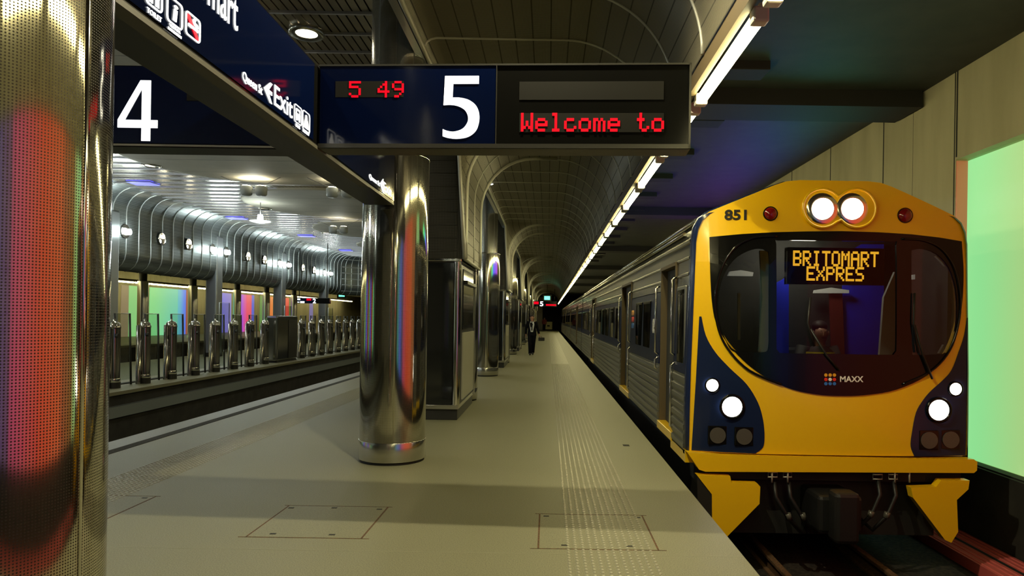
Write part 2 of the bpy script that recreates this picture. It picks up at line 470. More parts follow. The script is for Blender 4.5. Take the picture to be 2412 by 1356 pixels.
# dark ceiling over the right track with cross beams
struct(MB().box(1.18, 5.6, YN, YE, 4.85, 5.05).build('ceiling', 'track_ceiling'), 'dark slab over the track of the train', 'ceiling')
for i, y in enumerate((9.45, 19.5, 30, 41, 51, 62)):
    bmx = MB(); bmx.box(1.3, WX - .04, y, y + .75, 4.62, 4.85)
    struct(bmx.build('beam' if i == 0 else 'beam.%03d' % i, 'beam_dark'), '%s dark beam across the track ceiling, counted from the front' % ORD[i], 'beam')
br0 = None
for i in range(14):
    y = 8.45 + 2.2 * i
    if br0 is None:
        br0 = thing('ceiling_bracket', 'x', 'bracket', (2.3, y, 4.79))
        br0.location = (2.3, 8.45, 4.85)
        MB().bevbox(1.55, 2.72, 8.45, 8.85, 4.74, 4.86, .01).build('plate', 'beam_dark', br0)
        MB().box(1.3, 1.55, 8.6, 8.7, 4.78, 4.82).build('arm', 'beam_dark', br0)
        o = br0
    else: o = dup(br0, (2.3, y, 4.85))
    tag(o, '%s dark plate on the track ceiling right of the tube lights' % ORD[i], 'bracket', 'dark plates on the track ceiling')

# ---------------- vault over the platform
ZT = 4.6
RIGHT = [(1.13, 3.6)] + [(.13 + 1.0 * cos(radians(a)), 3.6 + 1.0 * sin(radians(a))) for a in range(5, 91, 5)]
LEG = [(-.30, ZT)] + [(-.30 - 1.0 * sin(radians(a)), 3.6 + 1.0 * cos(radians(a))) for a in range(10, 91, 10)] + [(-1.30, 3.2), (-1.30, 2.8), (-1.3, 2.5)]
OPEN = [(-.30, ZT)] + [(-.30 - .95 * k / 9, ZT) for k in range(1, 10)] + [(-1.31, 4.585), (-1.36, 4.55), (-1.39, 4.49)]
PIERS = [(10.5 + 11.2 * k, 12.7 + 11.2 * k) for k in range(-1, 7)]


def prof(s):
    s = s * s * (3 - 2 * s)
    return RIGHT + [(a[0] * (1 - s) + b[0] * s, a[1] * (1 - s) + b[1] * s) for a, b in zip(OPEN, LEG)]


BL = .5                                   # length over which the vault turns down onto a casing
vm = MB(); hm = MB(); ribs = MB(); rims = MB()
RIBS = sorted(set([round(5.1 + 1.1 * k, 3) for k in range(-15, 62)]))
for (a0, a1), (b0, b1) in zip(PIERS[:-1], PIERS[1:]):
    ys = [a1, (a1 + b0 - BL) / 2] + [b0 - BL + BL / 8 * k for k in range(9)] + [b1]
    rows = [prof(min(1, max(0, (y - (b0 - BL)) / BL))) for y in ys]
    n = len(rows[0]); vs = []; uv = []
    for y, row in zip(ys, rows):
        d = 0
        for k, (x, z) in enumerate(row):
            if k: d += sqrt((x - row[k - 1][0]) ** 2 + (z - row[k - 1][1]) ** 2)
            vs.append((x, y, z)); uv.append((d, y))
    fs = [(i * n + k, i * n + k + 1, (i + 1) * n + k + 1, (i + 1) * n + k) for i in range(len(ys) - 1) for k in range(n - 1)]
    vm.add(vs, fs, True, uv)
    for y in RIBS:
        if a1 < y < b1:
            ribs.tube([(x, y, z - .0) for x, z in prof(min(1, max(0, (y - (b0 - BL)) / BL)))], .016, 6)
    for y in (b0, b1):
        rims.tube([(x, y, z) for x, z in RIGHT[-1:] + LEG], .045, 6)
    rims.tube([(row[-1][0], y, row[-1][1]) for y, row in zip(ys, rows)], .03, 6)
v_o = struct(vm.build('ceiling.001', 'vault_sheet'), 'perforated metal vault over the platform', 'ceiling')
tag(ribs.build('rib', 'rib_paint', v_o)); tag(rims.build('rim', 'rib_paint', v_o))
# casing that carries the vault down beside the platform, and fascia above its left lip
for i, (a, b) in enumerate(PIERS[1:]):
    pm = MB()
    n = 14; prv = []
    pts = [(-1.34, b), (-1.34, a + .12)] + [(-1.46 + .12 * cos(radians(t)), a + .12 - .12 * sin(radians(t))) for t in (20, 45, 70)] + \
          [(-1.46, a), (-2.3, a), (-2.42, a + .12), (-2.42, b)]
    d = 0; vs = []; uv = []
    for k, (x, y) in enumerate(pts + pts[:1]):
        if k: d += sqrt((x - (pts + pts[:1])[k - 1][0]) ** 2 + (y - (pts + pts[:1])[k - 1][1]) ** 2)
        vs += [(x, y, 2.5), (x, y, 5.1)]; uv += [(d, 2.5), (d, 5.1)]
    pm.add(vs, [(2 * k, 2 * k + 2, 2 * k + 3, 2 * k + 1) for k in range(len(pts))], False, uv)
    for k in range(10):
        z = 2.62 + .2 * k
        pm.tube([(x, y, z) for x, y in pts], .006, 4, closed=True)
    cap = [(x, a - .01, z) for x, z in LEG] + [(-1.42, a - .01, 2.5), (-1.42, a - .01, 4.64), (-.3, a - .01, 4.64)]
    pm.prism(cap, (0, .05, 0))
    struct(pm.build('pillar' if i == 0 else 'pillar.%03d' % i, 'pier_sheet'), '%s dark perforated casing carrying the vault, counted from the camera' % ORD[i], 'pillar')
struct(MB().box(-1.5, -1.42, YN, 80, 4.47, 5.1).build('wall_fascia', 'steel_grey'), 'grey fascia above the left lip of the vault', 'wall')
struct(MB().box(-1.42, 1.2, YN, 92, 4.66, 4.72).build('ceiling.002', 'slat_back'), 'dark soffit above the perforated vault', 'ceiling')

# ---------------- ceiling of the open hall: slats, rails, discs
HZ = 5.1
struct(MB().box(-12.2, -1.5, YN, 60, HZ + .08, HZ + .2).build('ceiling.003', 'slat_back'), 'dark slab above the slats of the hall ceiling', 'ceiling')
sl = MB()
x = -11.75
while x < -1.55:
    sl.box(x, x + .085, YN, 42, HZ, HZ + .03); x += .105
h_o = struct(sl.build('ceiling.004', 'slat_metal'), 'slatted metal ceiling of the open hall', 'ceiling')
rl = MB()
for k in range(88): rl.box(-11.75, -1.55, -9 + .58 * k, -8.965 + .58 * k, HZ - .03, HZ)
rl.build('rail', 'rail_metal', h_o)
d0 = None
for k in range(7):
    y = 3.0 + 6.15 * k
    if d0 is None:
        d0 = thing('ceiling_disc', 'x', 'ceiling disc', (-6.75, y, HZ))
        MB().lathe([(0, HZ - .05), (2.66, HZ - .05), (2.72, HZ - .06), (2.74, HZ - .03), (2.74, HZ + .0)], 64, (-6.75, y, 0)).build('panel', 'concrete_pale', d0)
        sm = MB()
        for t in (-1.3, 0, 1.3): sm.box(-6.75 - sqrt(2.6 ** 2 - t * t), -6.75 + sqrt(2.6 ** 2 - t * t), y + t, y + t + .012, HZ - .052, HZ - .048)
        sm.build('joint', 'cable', d0); o = d0
    else: o = dup(d0, (-6.75, y, HZ))
    tag(o, 'big pale round ceiling disc over the left track, %s from the camera' % ORD[k], 'ceiling disc', 'pale discs in the hall ceiling')

# ---------------- ribbed bulkhead on the far side of the hall, turning across its end
PR = [(-.62, HZ)] + [(-.62 + .62 * sin(radians(a)), HZ - .62 + .62 * cos(radians(a))) for a in range(15, 91, 15)] + [(0, 4.0), (0, 3.4)] + \
     [(.5 - .5 * cos(radians(a)), 3.3 - .5 * sin(radians(a))) for a in (0, 20, 40, 60, 80)]
BX, BY = -12.24, 41.0                     # d in PR is measured away from the hall
path = [((BX, y), (-1, 0)) for y in (-10, 0, 10, 20, 30, BY - 1.6)]
path += [((BX + 1.6 - 1.6 * cos(radians(a)), BY - 1.6 + 1.6 * sin(radians(a))), (-cos(radians(a)), sin(radians(a)))) for a in range(10, 91, 10)]
path += [((x, BY), (0, 1)) for x in (-9, -5, -2.45)]
bm_ = MB(); vs = []; uv = []; acc = 0
for i, (p, nrm) in enumerate(path):
    if i: acc += sqrt((p[0] - path[i - 1][0][0]) ** 2 + (p[1] - path[i - 1][0][1]) ** 2)
    dd = 0
    for k, (d, z) in enumerate(PR):
        if k: dd += sqrt((d - PR[k - 1][0]) ** 2 + (z - PR[k - 1][1]) ** 2)
        vs.append((p[0] + nrm[0] * d, p[1] + nrm[1] * d, z)); uv.append((dd, acc))
n = len(PR)
bm_.add(vs, [(i * n + k, i * n + k + 1, (i + 1) * n + k + 1, (i + 1) * n + k) for i in range(len(path) - 1) for k in range(n - 1)], True, uv)
b_o = struct(bm_.build('wall_bulkhead', 'bulkhead_sheet'), 'ribbed grey metal bulkhead across the hall', 'wall')
rb = MB()


def brib(p, nrm, r=.017): rb.tube([(p[0] + nrm[0] * d - nrm[0] * .004, p[1] + nrm[1] * d - nrm[1] * .004, z) for d, z in PR], r, 5)


for k in range(60):
    y = 9.8 + .615 * k
    if y < BY - 1.6: brib((BX, y), (-1, 0))
for a in range(15, 91, 15): brib((BX + 1.6 - 1.6 * cos(radians(a)), BY - 1.6 + 1.6 * sin(radians(a))), (-cos(radians(a)), sin(radians(a))))
for k in range(13): brib((-10.3 + .6 * k, BY), (0, 1))
for zz, dd in ((4.9, -.15), (4.45, 0), (4.1, 0), (3.75, 0), (3.4, 0), (3.05, .1)):
    rb.tube([(BX + 1.6 - 1.6 * cos(radians(a)) - cos(radians(a)) * dd, BY - 1.6 + 1.6 * sin(radians(a)) + sin(radians(a)) * dd, zz) for a in range(20, 91, 10)] + [(-2.5, BY + dd, zz)], .03, 5)
rb.build('rib', 'rib_grey', b_o)
struct(MB().box(-27.0, BX - .5, YN, YE, 4.45, 4.6).build('ceiling.005', 'concrete'), 'ceiling over the far platforms', 'ceiling')
struct(MB().box(BX - .6, BX - .5, YN, YE, 2.85, 5.2).build('wall_bulkhead_back', 'concrete'), 'back of the ribbed bulkhead', 'wall')
struct(MB().box(-11.6, -2.45, BY + .55, BY + .65, 2.85, 5.1).build('wall_bulkhead_end', 'concrete'), 'back of the bulkhead across the hall end', 'wall')
struct(MB().box(BX - .45, -2.45, BY + .7, YE, 4.45, 4.6).build('ceiling.006', 'concrete'), 'low ceiling beyond the end bulkhead', 'ceiling')

# ================================================================== LIGHTS
TX, TZ = 1.245, 3.44
st = thing('light_trunking', 'long brown metal trunking that carries the tube lights along the platform edge', 'light trunking', (1.16, 3, 3.5))
MB().box(1.14, 1.19, YN, 84, 3.47, 3.53).build('channel', 'trunking', st)
MB().box(1.14, 1.155, YN, 84, 3.53, 3.6).build('web', 'trunking', st)
t0 = None; PITCH = 1.82
for k in range(50):
    y = -6.87 + PITCH * k
    if t0 is None:
        t0 = thing('tube_light', 'x', 'tube light', (TX, y, TZ))
        MB().bevbox(TX - .012, TX + .05, y + .01, y + 1.66, TZ + .025, TZ + .075, .012).build('housing', 'tube_cap', t0)
        tb = MB(); tb.tube([(TX, y + .09, TZ), (TX, y + 1.57, TZ)], .044, 12)
        tube_part = tb.build('diffuser', 'tube', t0)
        for ya, yb in ((y + .0, y + .09), (y + 1.57, y + 1.66)):
            MB().bevbox(TX - .05, TX + .05, ya, yb, TZ - .048, TZ + .05, .015).build('end_cap', 'tube_cap', t0)
        o = t0
    else: o = dup(t0, (TX, y, TZ))
    i = k - 5
    tag(o, '%s fluorescent tube light from the camera in the row beside the train' % ORD[max(0, i)] if k >= 5 else
        'fluorescent tube light behind the camera above the platform edge', 'tube light', 'tube lights along the platform edge')
lt = thing('light_trunking', 'long metal trunking that carries the tube lights of the far platform', 'light trunking', (-25.5, 40, 3.5))
MB().box(-25.6, -25.4, 10, 90, 3.5, 3.6).build('channel', 'trunking', lt)
t1 = None
for k in range(46):
    y = 12.0 + 1.66 * k
    if t1 is None:
        t1 = thing('tube_light', 'x', 'tube light', (-25.5, y, 3.4))
        MB().tube([(-25.5, y + .05, 3.42), (-25.5, y + 1.5, 3.42)], .055, 8).build('diffuser', 'tube_far', t1)
        MB().box(-25.56, -25.44, y, y + 1.55, 3.46, 3.5).build('housing', 'tube_cap', t1)
        o = t1
    else: o = dup(t1, (-25.5, y, 3.4))
    tag(o, '%s tube light in the row above the far coloured panels' % ORD[k], 'tube light', 'tube lights along the far platform')


def spot(name, loc, aim, power, angle, col, size=.05, blend=.2, parent=None):
    l = bpy.data.lights.new(name, 'SPOT'); l.energy = power; l.spot_size = radians(angle); l.spot_blend = blend
    l.color = col; l.shadow_soft_size = size
    o = bpy.data.objects.new(name, l); COL.objects.link(o); o.location = loc
    o.rotation_euler = (Vector(aim) - Vector(loc)).to_track_quat('-Z', 'Y').to_euler()
    if parent: attach(o, parent)
    return o


# recessed downlights in the vault
dl0 = None
for i, (x, y) in enumerate([(-.15, 4.3)]):
    z = 4.585
    if dl0 is None:
        dl0 = thing('downlight', 'x', 'downlight', (x, y, z))
        MB().lathe([(.085, z - .03), (.12, z - .03), (.125, z), (.08, z + .02)], 24, (x, y, 0)).build('rim', 'chrome_satin', dl0)
        MB().disc((x, y, z - .012), .08, 'z', 20, .02).build('lens', 'lamp_warm', dl0)
        o = dl0
    else: o = dup(dl0, (x, y, z))
    tag(o, 'round downlight in the vault over the platform, above the frame', 'downlight')
    spot('downlight_lamp', (x, y, z - .05), (x, y, 0), 480, 150, (1.0, .9, .60), .022, .5, o)

# round downlights in the slatted hall ceiling
hd0 = None
HD = [atY(722, 76, 8.35), Vector((-2.6, 3.4, 0)), Vector((-9.4, 16.0, 0)), Vector((-9.3, 22.2, 0)), Vector((-3.3, 14.0, 0)), Vector((-3.3, 20.0, 0)), Vector((-9.4, 28.6, 0)), Vector((-3.3, 26.5, 0)), Vector((-9.6, 10.4, 0))]
for i, p in enumerate(HD):
    x, y, z = p.x, p.y, HZ - .03
    if hd0 is None:
        hd0 = thing('downlight', 'x', 'downlight', (x, y, z)); 
        MB().lathe([(.13, z - .02), (.20, z - .04), (.215, z - .01), (.20, z + .03)], 28, (x, y, 0)).build('rim', 'chrome_satin', hd0)
        MB().disc((x, y, z - .015), .13, 'z', 20, .02).build('lens', 'lamp_warm', hd0); o = hd0
    else: o = dup(hd0, (x, y, z))
    tag(o, 'round downlight in the slatted hall ceiling, %s' % ['right of the blue exit sign at the top', 'nearest the camera', 'left of the second pale disc', 'left of the third pale disc',
        'between the second disc and the vault', 'between the third disc and the vault', 'left of the fourth disc', 'between the fourth disc and the vault', 'left of the nearest pale disc'][i], 'downlight', 'downlights in the hall ceiling')
    spot('downlight_lamp', (x, y, z - .06), (x, y, 0), 42, 150, (1.0, .93, .75), .06, .6, o)

for i, (px, py, y, lab) in enumerate(((1146, 421, 15.0, 'bright twin spotlight on the vault fascia beyond the middle column'), (1203, 543, 21.55, 'small white spotlight high on the second dark casing'))):
    c = atY(px, py, y); t = thing('spotlight', lab, 'spotlight', c)
    if i == 0:
        MB().box(c.x + .02, c.x + .06, y - .3, y + .3, c.z - .06, c.z + .0).build('bar', 'sign_frame', t)
        for s_ in (-1, 1): MB().sphere((c.x + .08, y + .22 * s_, c.z - .02), .07, 14, 10).build('lens', 'lamp_white', t)
    else:
        MB().disc((c.x, y, c.z), .06, 'y', 16, .13).build('body', 'sign_frame', t); MB().disc((c.x, y - .012, c.z), .05, 'y', 16, .012).build('lens', 'lamp_white', t)

# blue reflections on the hall ceiling, painted as glowing plates under the slats
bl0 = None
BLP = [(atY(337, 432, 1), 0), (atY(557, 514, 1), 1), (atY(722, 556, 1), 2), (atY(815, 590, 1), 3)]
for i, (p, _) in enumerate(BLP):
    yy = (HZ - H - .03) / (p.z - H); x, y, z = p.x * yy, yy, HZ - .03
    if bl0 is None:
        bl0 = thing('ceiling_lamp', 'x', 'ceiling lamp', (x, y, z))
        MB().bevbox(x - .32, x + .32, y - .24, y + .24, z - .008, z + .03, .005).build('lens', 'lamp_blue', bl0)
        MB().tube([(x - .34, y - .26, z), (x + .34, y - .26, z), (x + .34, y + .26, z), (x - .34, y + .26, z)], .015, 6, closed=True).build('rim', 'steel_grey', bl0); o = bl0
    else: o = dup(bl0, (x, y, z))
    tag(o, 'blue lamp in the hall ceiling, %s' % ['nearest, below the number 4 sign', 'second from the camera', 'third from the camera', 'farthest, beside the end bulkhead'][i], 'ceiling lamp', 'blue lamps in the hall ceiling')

# wire-hung twin spotlights under the ceiling discs, shining up on them
ts0 = None
TS = [(598, 452, 17.3), (800, 456, 17.3), (797, 543, 24.4)]
for i, (px, py, y) in enumerate(TS):
    c = atY(px, py, y)
    if ts0 is None:
        ts0 = thing('twin_spotlight', 'x', 'spotlight', c); c0 = c
        for s in (-1, 1):
            hb = MB(); hb.lathe([(.0, -.1), (.1, -.1), (.14, -.06), (.15, .12), (.12, .15), (0, .15)], 20, (c.x + s * .19, c.y, c.z)); hb.build('head', 'speaker_grey', ts0)
            MB().disc((c.x + s * .19, c.y, c.z + .152), .10, 'z', 16, .01).build('lens', 'lamp_warm', ts0)
        MB().box(c.x - .1, c.x + .1, c.y - .03, c.y + .03, c.z - .03, c.z + .05).build('bracket', 'speaker_grey', ts0)
        for dx in (-.8, .8):
            MB().tube([(c.x, c.y, c.z + .05), (c.x + dx, c.y - .2, HZ - .03)], .008, 5).build('wire', 'cable', ts0)
        o = ts0
    else: o = dup(ts0, c)
    tag(o, 'pale twin spotlight hung on wires, %s' % ['left of the second ceiling disc', 'against the second ceiling disc, by the long blue sign', 'under the third ceiling disc'][i], 'spotlight', 'twin spotlights hung on wires')
    spot('spot_lamp', (c.x, c.y, c.z + .18), (c.x, c.y - .3, HZ), 10, 110, (.95, 1.0, .93), .1, .6, o)
pd = atY(613, 521, 21.0)
pt = thing('pendant_lamp', 'bright white dish lamp hanging below the hall ceiling before the bulkhead', 'pendant lamp', pd)
mat('dish_glow', (.8, .85, .8), .3, 0, (.85, 1.0, .92), 3.0)
MB().lathe([(0, -.06), (.12, -.055), (.26, -.02), (.31, .0), (.29, .012), (.1, .03), (0, .03)], 32, pd).build('dish', 'dish_glow', pt)
MB().lathe([(.0, .03), (.075, .03), (.085, .1), (.07, .2), (0, .2)], 20, pd).build('bulb', 'lamp_white', pt)
MB().tube([(pd.x, pd.y, pd.z + .2), (pd.x, pd.y, HZ)], .012, 6).build('stem', 'cable', pt)
spot('pendant_light', (pd.x, pd.y, pd.z - .06), (pd.x, pd.y, 0), 80, 160, (.9, 1.0, .95), .1, .5, pt)

# spotlights along the ribbed bulkhead: bright pairs beside each leg, brown round ones between
w0 = r0 = None; LEGY = [19.08 + 6.15 * k for k in range(4)] + [12.93, 6.78, .63]; nb = nr = 0
for j, ly in enumerate(LEGY):
    for dy, kind in ((.5, 'w'), (2.3, 'r'), (3.9, 'r'), (5.6, 'w')):
        y = ly + dy; z = 3.92; x = BX + .1
        if y > 39: continue
        if kind == 'w':
            if w0 is None:
                w0 = thing('wall_spotlight', 'x', 'spotlight', (x, y, z))
                MB().lathe([(.0, -.02), (.17, -.02), (.17, .02), (0, .02)], 24, (0, 0, 0))
                wb = MB(); wb.disc((BX + .0, y, z), .2, 'x', 24, .03); wb.build('plate', 'chrome_satin', w0)
                for s in (-1, 1):
                    MB().disc((BX + .03, y + .11 * s, z), .085, 'x', 16, .06).build('lens', 'lamp_white', w0)
                o = w0
            else: o = dup(w0, (x, y, z))
            nb += 1
            tag(o, 'white twin wall light on the ribbed bulkhead, %s of the bright ones from the camera' % ORD[nb - 1] if j < 4 else 'white twin wall light on the bulkhead, out of view left of the camera', 'wall light', 'bright twin lights on the bulkhead')
            l = bpy.data.lights.new('wall_lamp', 'POINT'); l.energy = 24; l.color = (.85, 1.0, .97); l.shadow_soft_size = .1
            lo = bpy.data.objects.new('wall_lamp', l); COL.objects.link(lo); lo.location = (BX + .3, y, z); attach(lo, o)
        else:
            if r0 is None:
                r0 = thing('wall_spotlight', 'x', 'spotlight', (x, y, z))
                rbm = MB(); rbm.disc((BX + .0, y, z), .19, 'x', 24, .03); rbm.build('plate', 'sign_frame', r0)
                MB().tube([(BX + .05, y + .19 * cos(a * pi / 12), z + .19 * sin(a * pi / 12)) for a in range(24)], .02, 6, closed=True).build('ring', 'chrome', r0)
                MB().disc((BX + .03, y + .07, z + .07), .06, 'x', 14, .04).build('lens', 'lamp_warm', r0)
                MB().disc((BX + .03, y - .09, z - .09), .05, 'x', 14, .03).build('lens', 'lamp_white', r0)
                o = r0
            else: o = dup(r0, (x, y, z))
            nr += 1
            tag(o, 'round recessed light on the ribbed bulkhead, %s of the dim ones from the camera' % ORD[nr - 1] if j < 4 or j == 4 and dy > 0 else 'round recessed light on the bulkhead, out of view left of the camera', 'wall light', 'dim round lights on the bulkhead')

# ================================================================== COLOURED LIGHT PANELS
def panel(side, y0, y1, c0, c1, strength, label, group, x, z0=-.08, z1=3.7):
    m = lightbox('light_panel_' + side, c0, c1, strength, -(y1 - y0) / 2, (y1 - y0) / 2)
    yc = (y0 + y1) / 2
    o = MB().box(x - .02, x + .02, y0, y1, z0, z1).build('lightbox', m, None, True, (x, yc, z0))
    return tag(o, label, 'light panel', group)


G = 'coloured light panels in the wall recess beside the train'
PX = WX + .16
GREEN, YG, OLIVE = (.26, .78, .30), (.40, .62, .22), (.5, .5, .18)
panel('green', 7.25, 8.705, YG, GREEN, .95, 'green backlit wall panel right of the train front', G, PX)
panel('orange', 5.2, 7.24, (1.0, .12, .01), (.7, .26, .02), .3, 'amber light panel next nearer than the green one', G, PX)
panel('redorange', 2.5, 5.19, (1.0, .03, .01), (1.0, .10, .01), .6, 'orange red light panel mirrored in the steel columns', G, PX)
panel('red', -.3, 2.49, (.75, .03, .22), (.95, .03, .04), .6, 'pink red light panel mirrored in the nearest column', G, PX)
panel('purple', -2.3, -.31, (.12, .10, .9), (.40, .06, .55), .22, 'purple light panel mirrored in the nearest column', G, PX)
panel('blue', -9.5, -2.31, (.06, .5, .35), (.06, .12, .95), .6, 'blue light panel mirrored in the second column', G, PX)
rv = MB().box(WX + .002, WX + .14, 8.69, 8.709, -.08, 3.7).build('lightbox', lightbox('light_panel_reveal', (.62, .09, .02), (.62, .09, .02), .45, 0, 1), None, True, (WX, 8.7, -.08))  # orange light falling on the reveal, painted as a glow
tag(rv, 'narrow orange strip at the far edge of the green wall panel', 'light panel', G)
panel('green2', 11.7, 15.0, (.10, .75, .22), (.05, .55, .5), 2.2, 'green light panel hidden behind the train front', G, PX)
panel('violet', 15.01, 21.4, (.04, .08, .95), (.30, .03, .6), 3.0, 'blue and violet light panel hidden behind the train', G, PX)

GL = 'coloured panels on the far wall'
LW = -26.977
def fy(px): return LW * F / (ray(px, 730)[0])
for y0_, y1_, c0, c1, nm_ in ((-6, -3.2, (.2, .6, .25), (.2, .6, .25), 'green'), (-2.4, -1.2, (.8, .1, .04), (.8, .1, .04), 'red'), (0, 2.4, (.12, .14, .8), (.3, .1, .7), 'blue'),
                            (3.4, 5.0, (.25, .65, .2), (.2, .6, .3), 'bright green'), (6.5, 7.6, (.85, .12, .04), (.85, .12, .04), 'orange'), (8.6, 11.8, (.12, .14, .8), (.12, .14, .8), 'violet blue'), (13.5, 15.5, (.2, .6, .25), (.2, .6, .25), 'dull green')):
    panel('far', y0_, y1_, c0, c1, 1.0, nm_ + ' far wall panel hidden behind the large left column', GL, LW, .02, 3.3)
LP = [(285, 302, (.30, .22, .12), (.30, .22, .12), .6, 'brownish panel left of the green ones'),
      (303, 322, (.22, .62, .2), (.22, .62, .2), .8, 'narrow green panel left of the first far column'),
      (323, 332, (.12, .08, .35), (.12, .08, .35), .6, 'thin dark violet panel beside the first far column'),
      (352, 418, (.22, .70, .25), (.14, .60, .42), .85, 'large green panel turning cyan on the far wall'),
      (418.4, 437, (.10, .5, .6), (.06, .16, .85), .85, 'blue edge panel beside the large green one'),
      (438, 446, (.40, .09, .05), (.40, .09, .05), .6, 'thin brown red panel beside the second far column'),
      (489, 494, (.14, .08, .45), (.14, .08, .45), .6, 'thin violet panel left of the bulkhead leg'),
      (518, 544, (.16, .14, .75), (.24, .2, .62), .8, 'lavender blue panel beside the bulkhead leg'),
      (544.5, 549, (.17, .22, .06), (.17, .22, .06), .6, 'thin olive panel beside the third far column'),
      (566, 580, (.35, .06, .75), (.75, .05, .25), .85, 'violet panel turning pink on the far wall'),
      (580.3, 592, (.8, .05, .14), (.75, .06, .12), .85, 'crimson panel on the far wall'),
      (592.5, 598, (.07, .10, .65), (.07, .10, .65), .8, 'thin blue panel right of the crimson one'),
      (612, 619, (.10, .28, .06), (.10, .28, .06), .7, 'thin green panel left of the fourth far column'),
      (634, 647, (.75, .18, .03), (.75, .18, .03), .8, 'orange panel right of the fourth far column'),
      (669, 680, (.75, .02, .03), (.75, .02, .03), .8, 'red panel right of the second bulkhead leg'),
      (681, 687, (.12, .22, .06), (.12, .22, .06), .6, 'thin green panel right of the red one'),
      (729, 737, (.2, .16, .45), (.2, .16, .45), .6, 'thin lilac panel under the far number 2 sign')]
for a, b, c0, c1, s, lab in LP:
    panel('far', fy(a), fy(b), c0, c1, s, lab, GL, LW, .02, 3.3)

# ================================================================== COLUMNS
def make_column(x, y, label):
    t = thing('steel_column', label, 'column', (x, y, 0), 'steel columns along the platform')
    MB().lathe([(.352, 0), (.352, .03)], 64, (x, y, 0)).build('base_gap', 'under_black', t)
    MB().lathe([(.30, .03), (.366, .03), (.368, .034), (.368, .236), (.366, .24), (.36, .24)], 72, (x, y, 0)).build('collar', 'chrome_satin', t)
    MB().lathe([(.363, .24), (.363, 1.75), (.363, 3.34)], 96, (x, y, 0), .363).build('sheath', 'perf_chrome', t)
    MB().lathe([(.363, 3.34), (.368, 3.345), (.368, 3.37), (.31, 3.372), (.30, 3.36)], 72, (x, y, 0)).build('top_rim', 'chrome', t)
    MB().lathe([(.29, 3.36), (.29, 5.08)], 48, (x, y, 0), .29).build('shaft', 'haunch_sheet', t)
    # cover strip over the joint of the sheath, turned a little right of the side facing the camera
    a = atan2(-y, -x) + radians(1 if y > 5 else 46.6)
    MB().tube([(x + .363 * cos(a), y + .363 * sin(a), .24), (x + .363 * cos(a), y + .363 * sin(a), 3.34)], .006, 8).build('seam_strip', 'chrome', t)
    return t


CX = -1.72
for k in range(15):
    y = 2.0 if k == 0 else 2.0 + 5.6 * k
    lab = ['large perforated steel column at the left edge of the photo', 'perforated steel column in the middle that holds the blue sign'] + \
          ['perforated steel column, %s in line from the camera' % ORD[i] for i in range(2, 15)]
    if k < 2: c = make_column(CX, y, lab[k]); c1 = c
    else: c = dup(c1, (CX, y, 0), lab[k])

# columns of the far platform
fc0 = None
for k, px in enumerate((336, 454, 558, 627, 692)):
    y = -22.3 * F / ray(px, 730)[0]
    if fc0 is None:
        fc0 = thing('steel_column', 'x', 'column', (-22.3, y, 0))
        MB().lathe([(.27, 0.0), (.27, 3.3)], 32, (-22.3, y, 0)).build('sheath', 'chrome_satin', fc0)
        MB().lathe([(.30, 0), (.30, .2), (.27, .2)], 32, (-22.3, y, 0)).build('collar', 'chrome', fc0)
        MB().lathe([(.2, 3.3), (.2, 4.45)], 24, (-22.3, y, 0)).build('shaft', 'sign_frame', fc0); o = fc0
    else: o = dup(fc0, (-22.3, y, 0))
    tag(o, 'slim steel column before the far coloured wall, %s from the left' % ORD[k], 'column', 'slim columns of the far platform')

# legs of the bulkhead on the middle platform
lg0 = None
for k, y in enumerate(LEGY):
    if lg0 is None:
        lg0 = thing('bulkhead_leg', 'x', 'pillar', (BX - .2, y, 0))
        MB().bevbox(BX - .40, BX + .03, y - .24, y + .24, 0, 4.46, .05).build('shaft', 'steel_grey', lg0)
        MB().bevbox(BX - .42, BX + .05, y - .26, y + .26, 0, .15, .02).build('foot', 'sign_frame', lg0); o = lg0
    else: o = dup(lg0, (BX - .2, y, 0))
    tag(o, 'grey steel leg under the ribbed bulkhead, %s from the left' % ORD[k] if k < 4 else 'grey steel leg of the bulkhead, out of view left of the camera', 'pillar', 'legs of the ribbed bulkhead')
# glass info frames beside the legs
gf0 = None
for k, y in enumerate(LEGY[1:4]):
    x = BX + .2
    if gf0 is None:
        gf0 = thing('glass_screen', 'x', 'glass screen', (x, y, 0))
        MB().box(x, x + .012, y - .36, y + .42, .1, 1.98).build('pane', 'screen_glass', gf0)
        MB().tube([(x, y - .36, 0), (x, y - .36, 2.0), (x, y + .42, 2.0), (x, y + .42, 0)], .016, 6).build('frame', 'rib_grey', gf0); o = gf0
    else: o = dup(gf0, (x, y, 0))
    tag(o, 'tall framed glass screen beside a bulkhead leg, %s from the left' % ORD[k], 'glass screen', 'glass screens at the bulkhead legs')

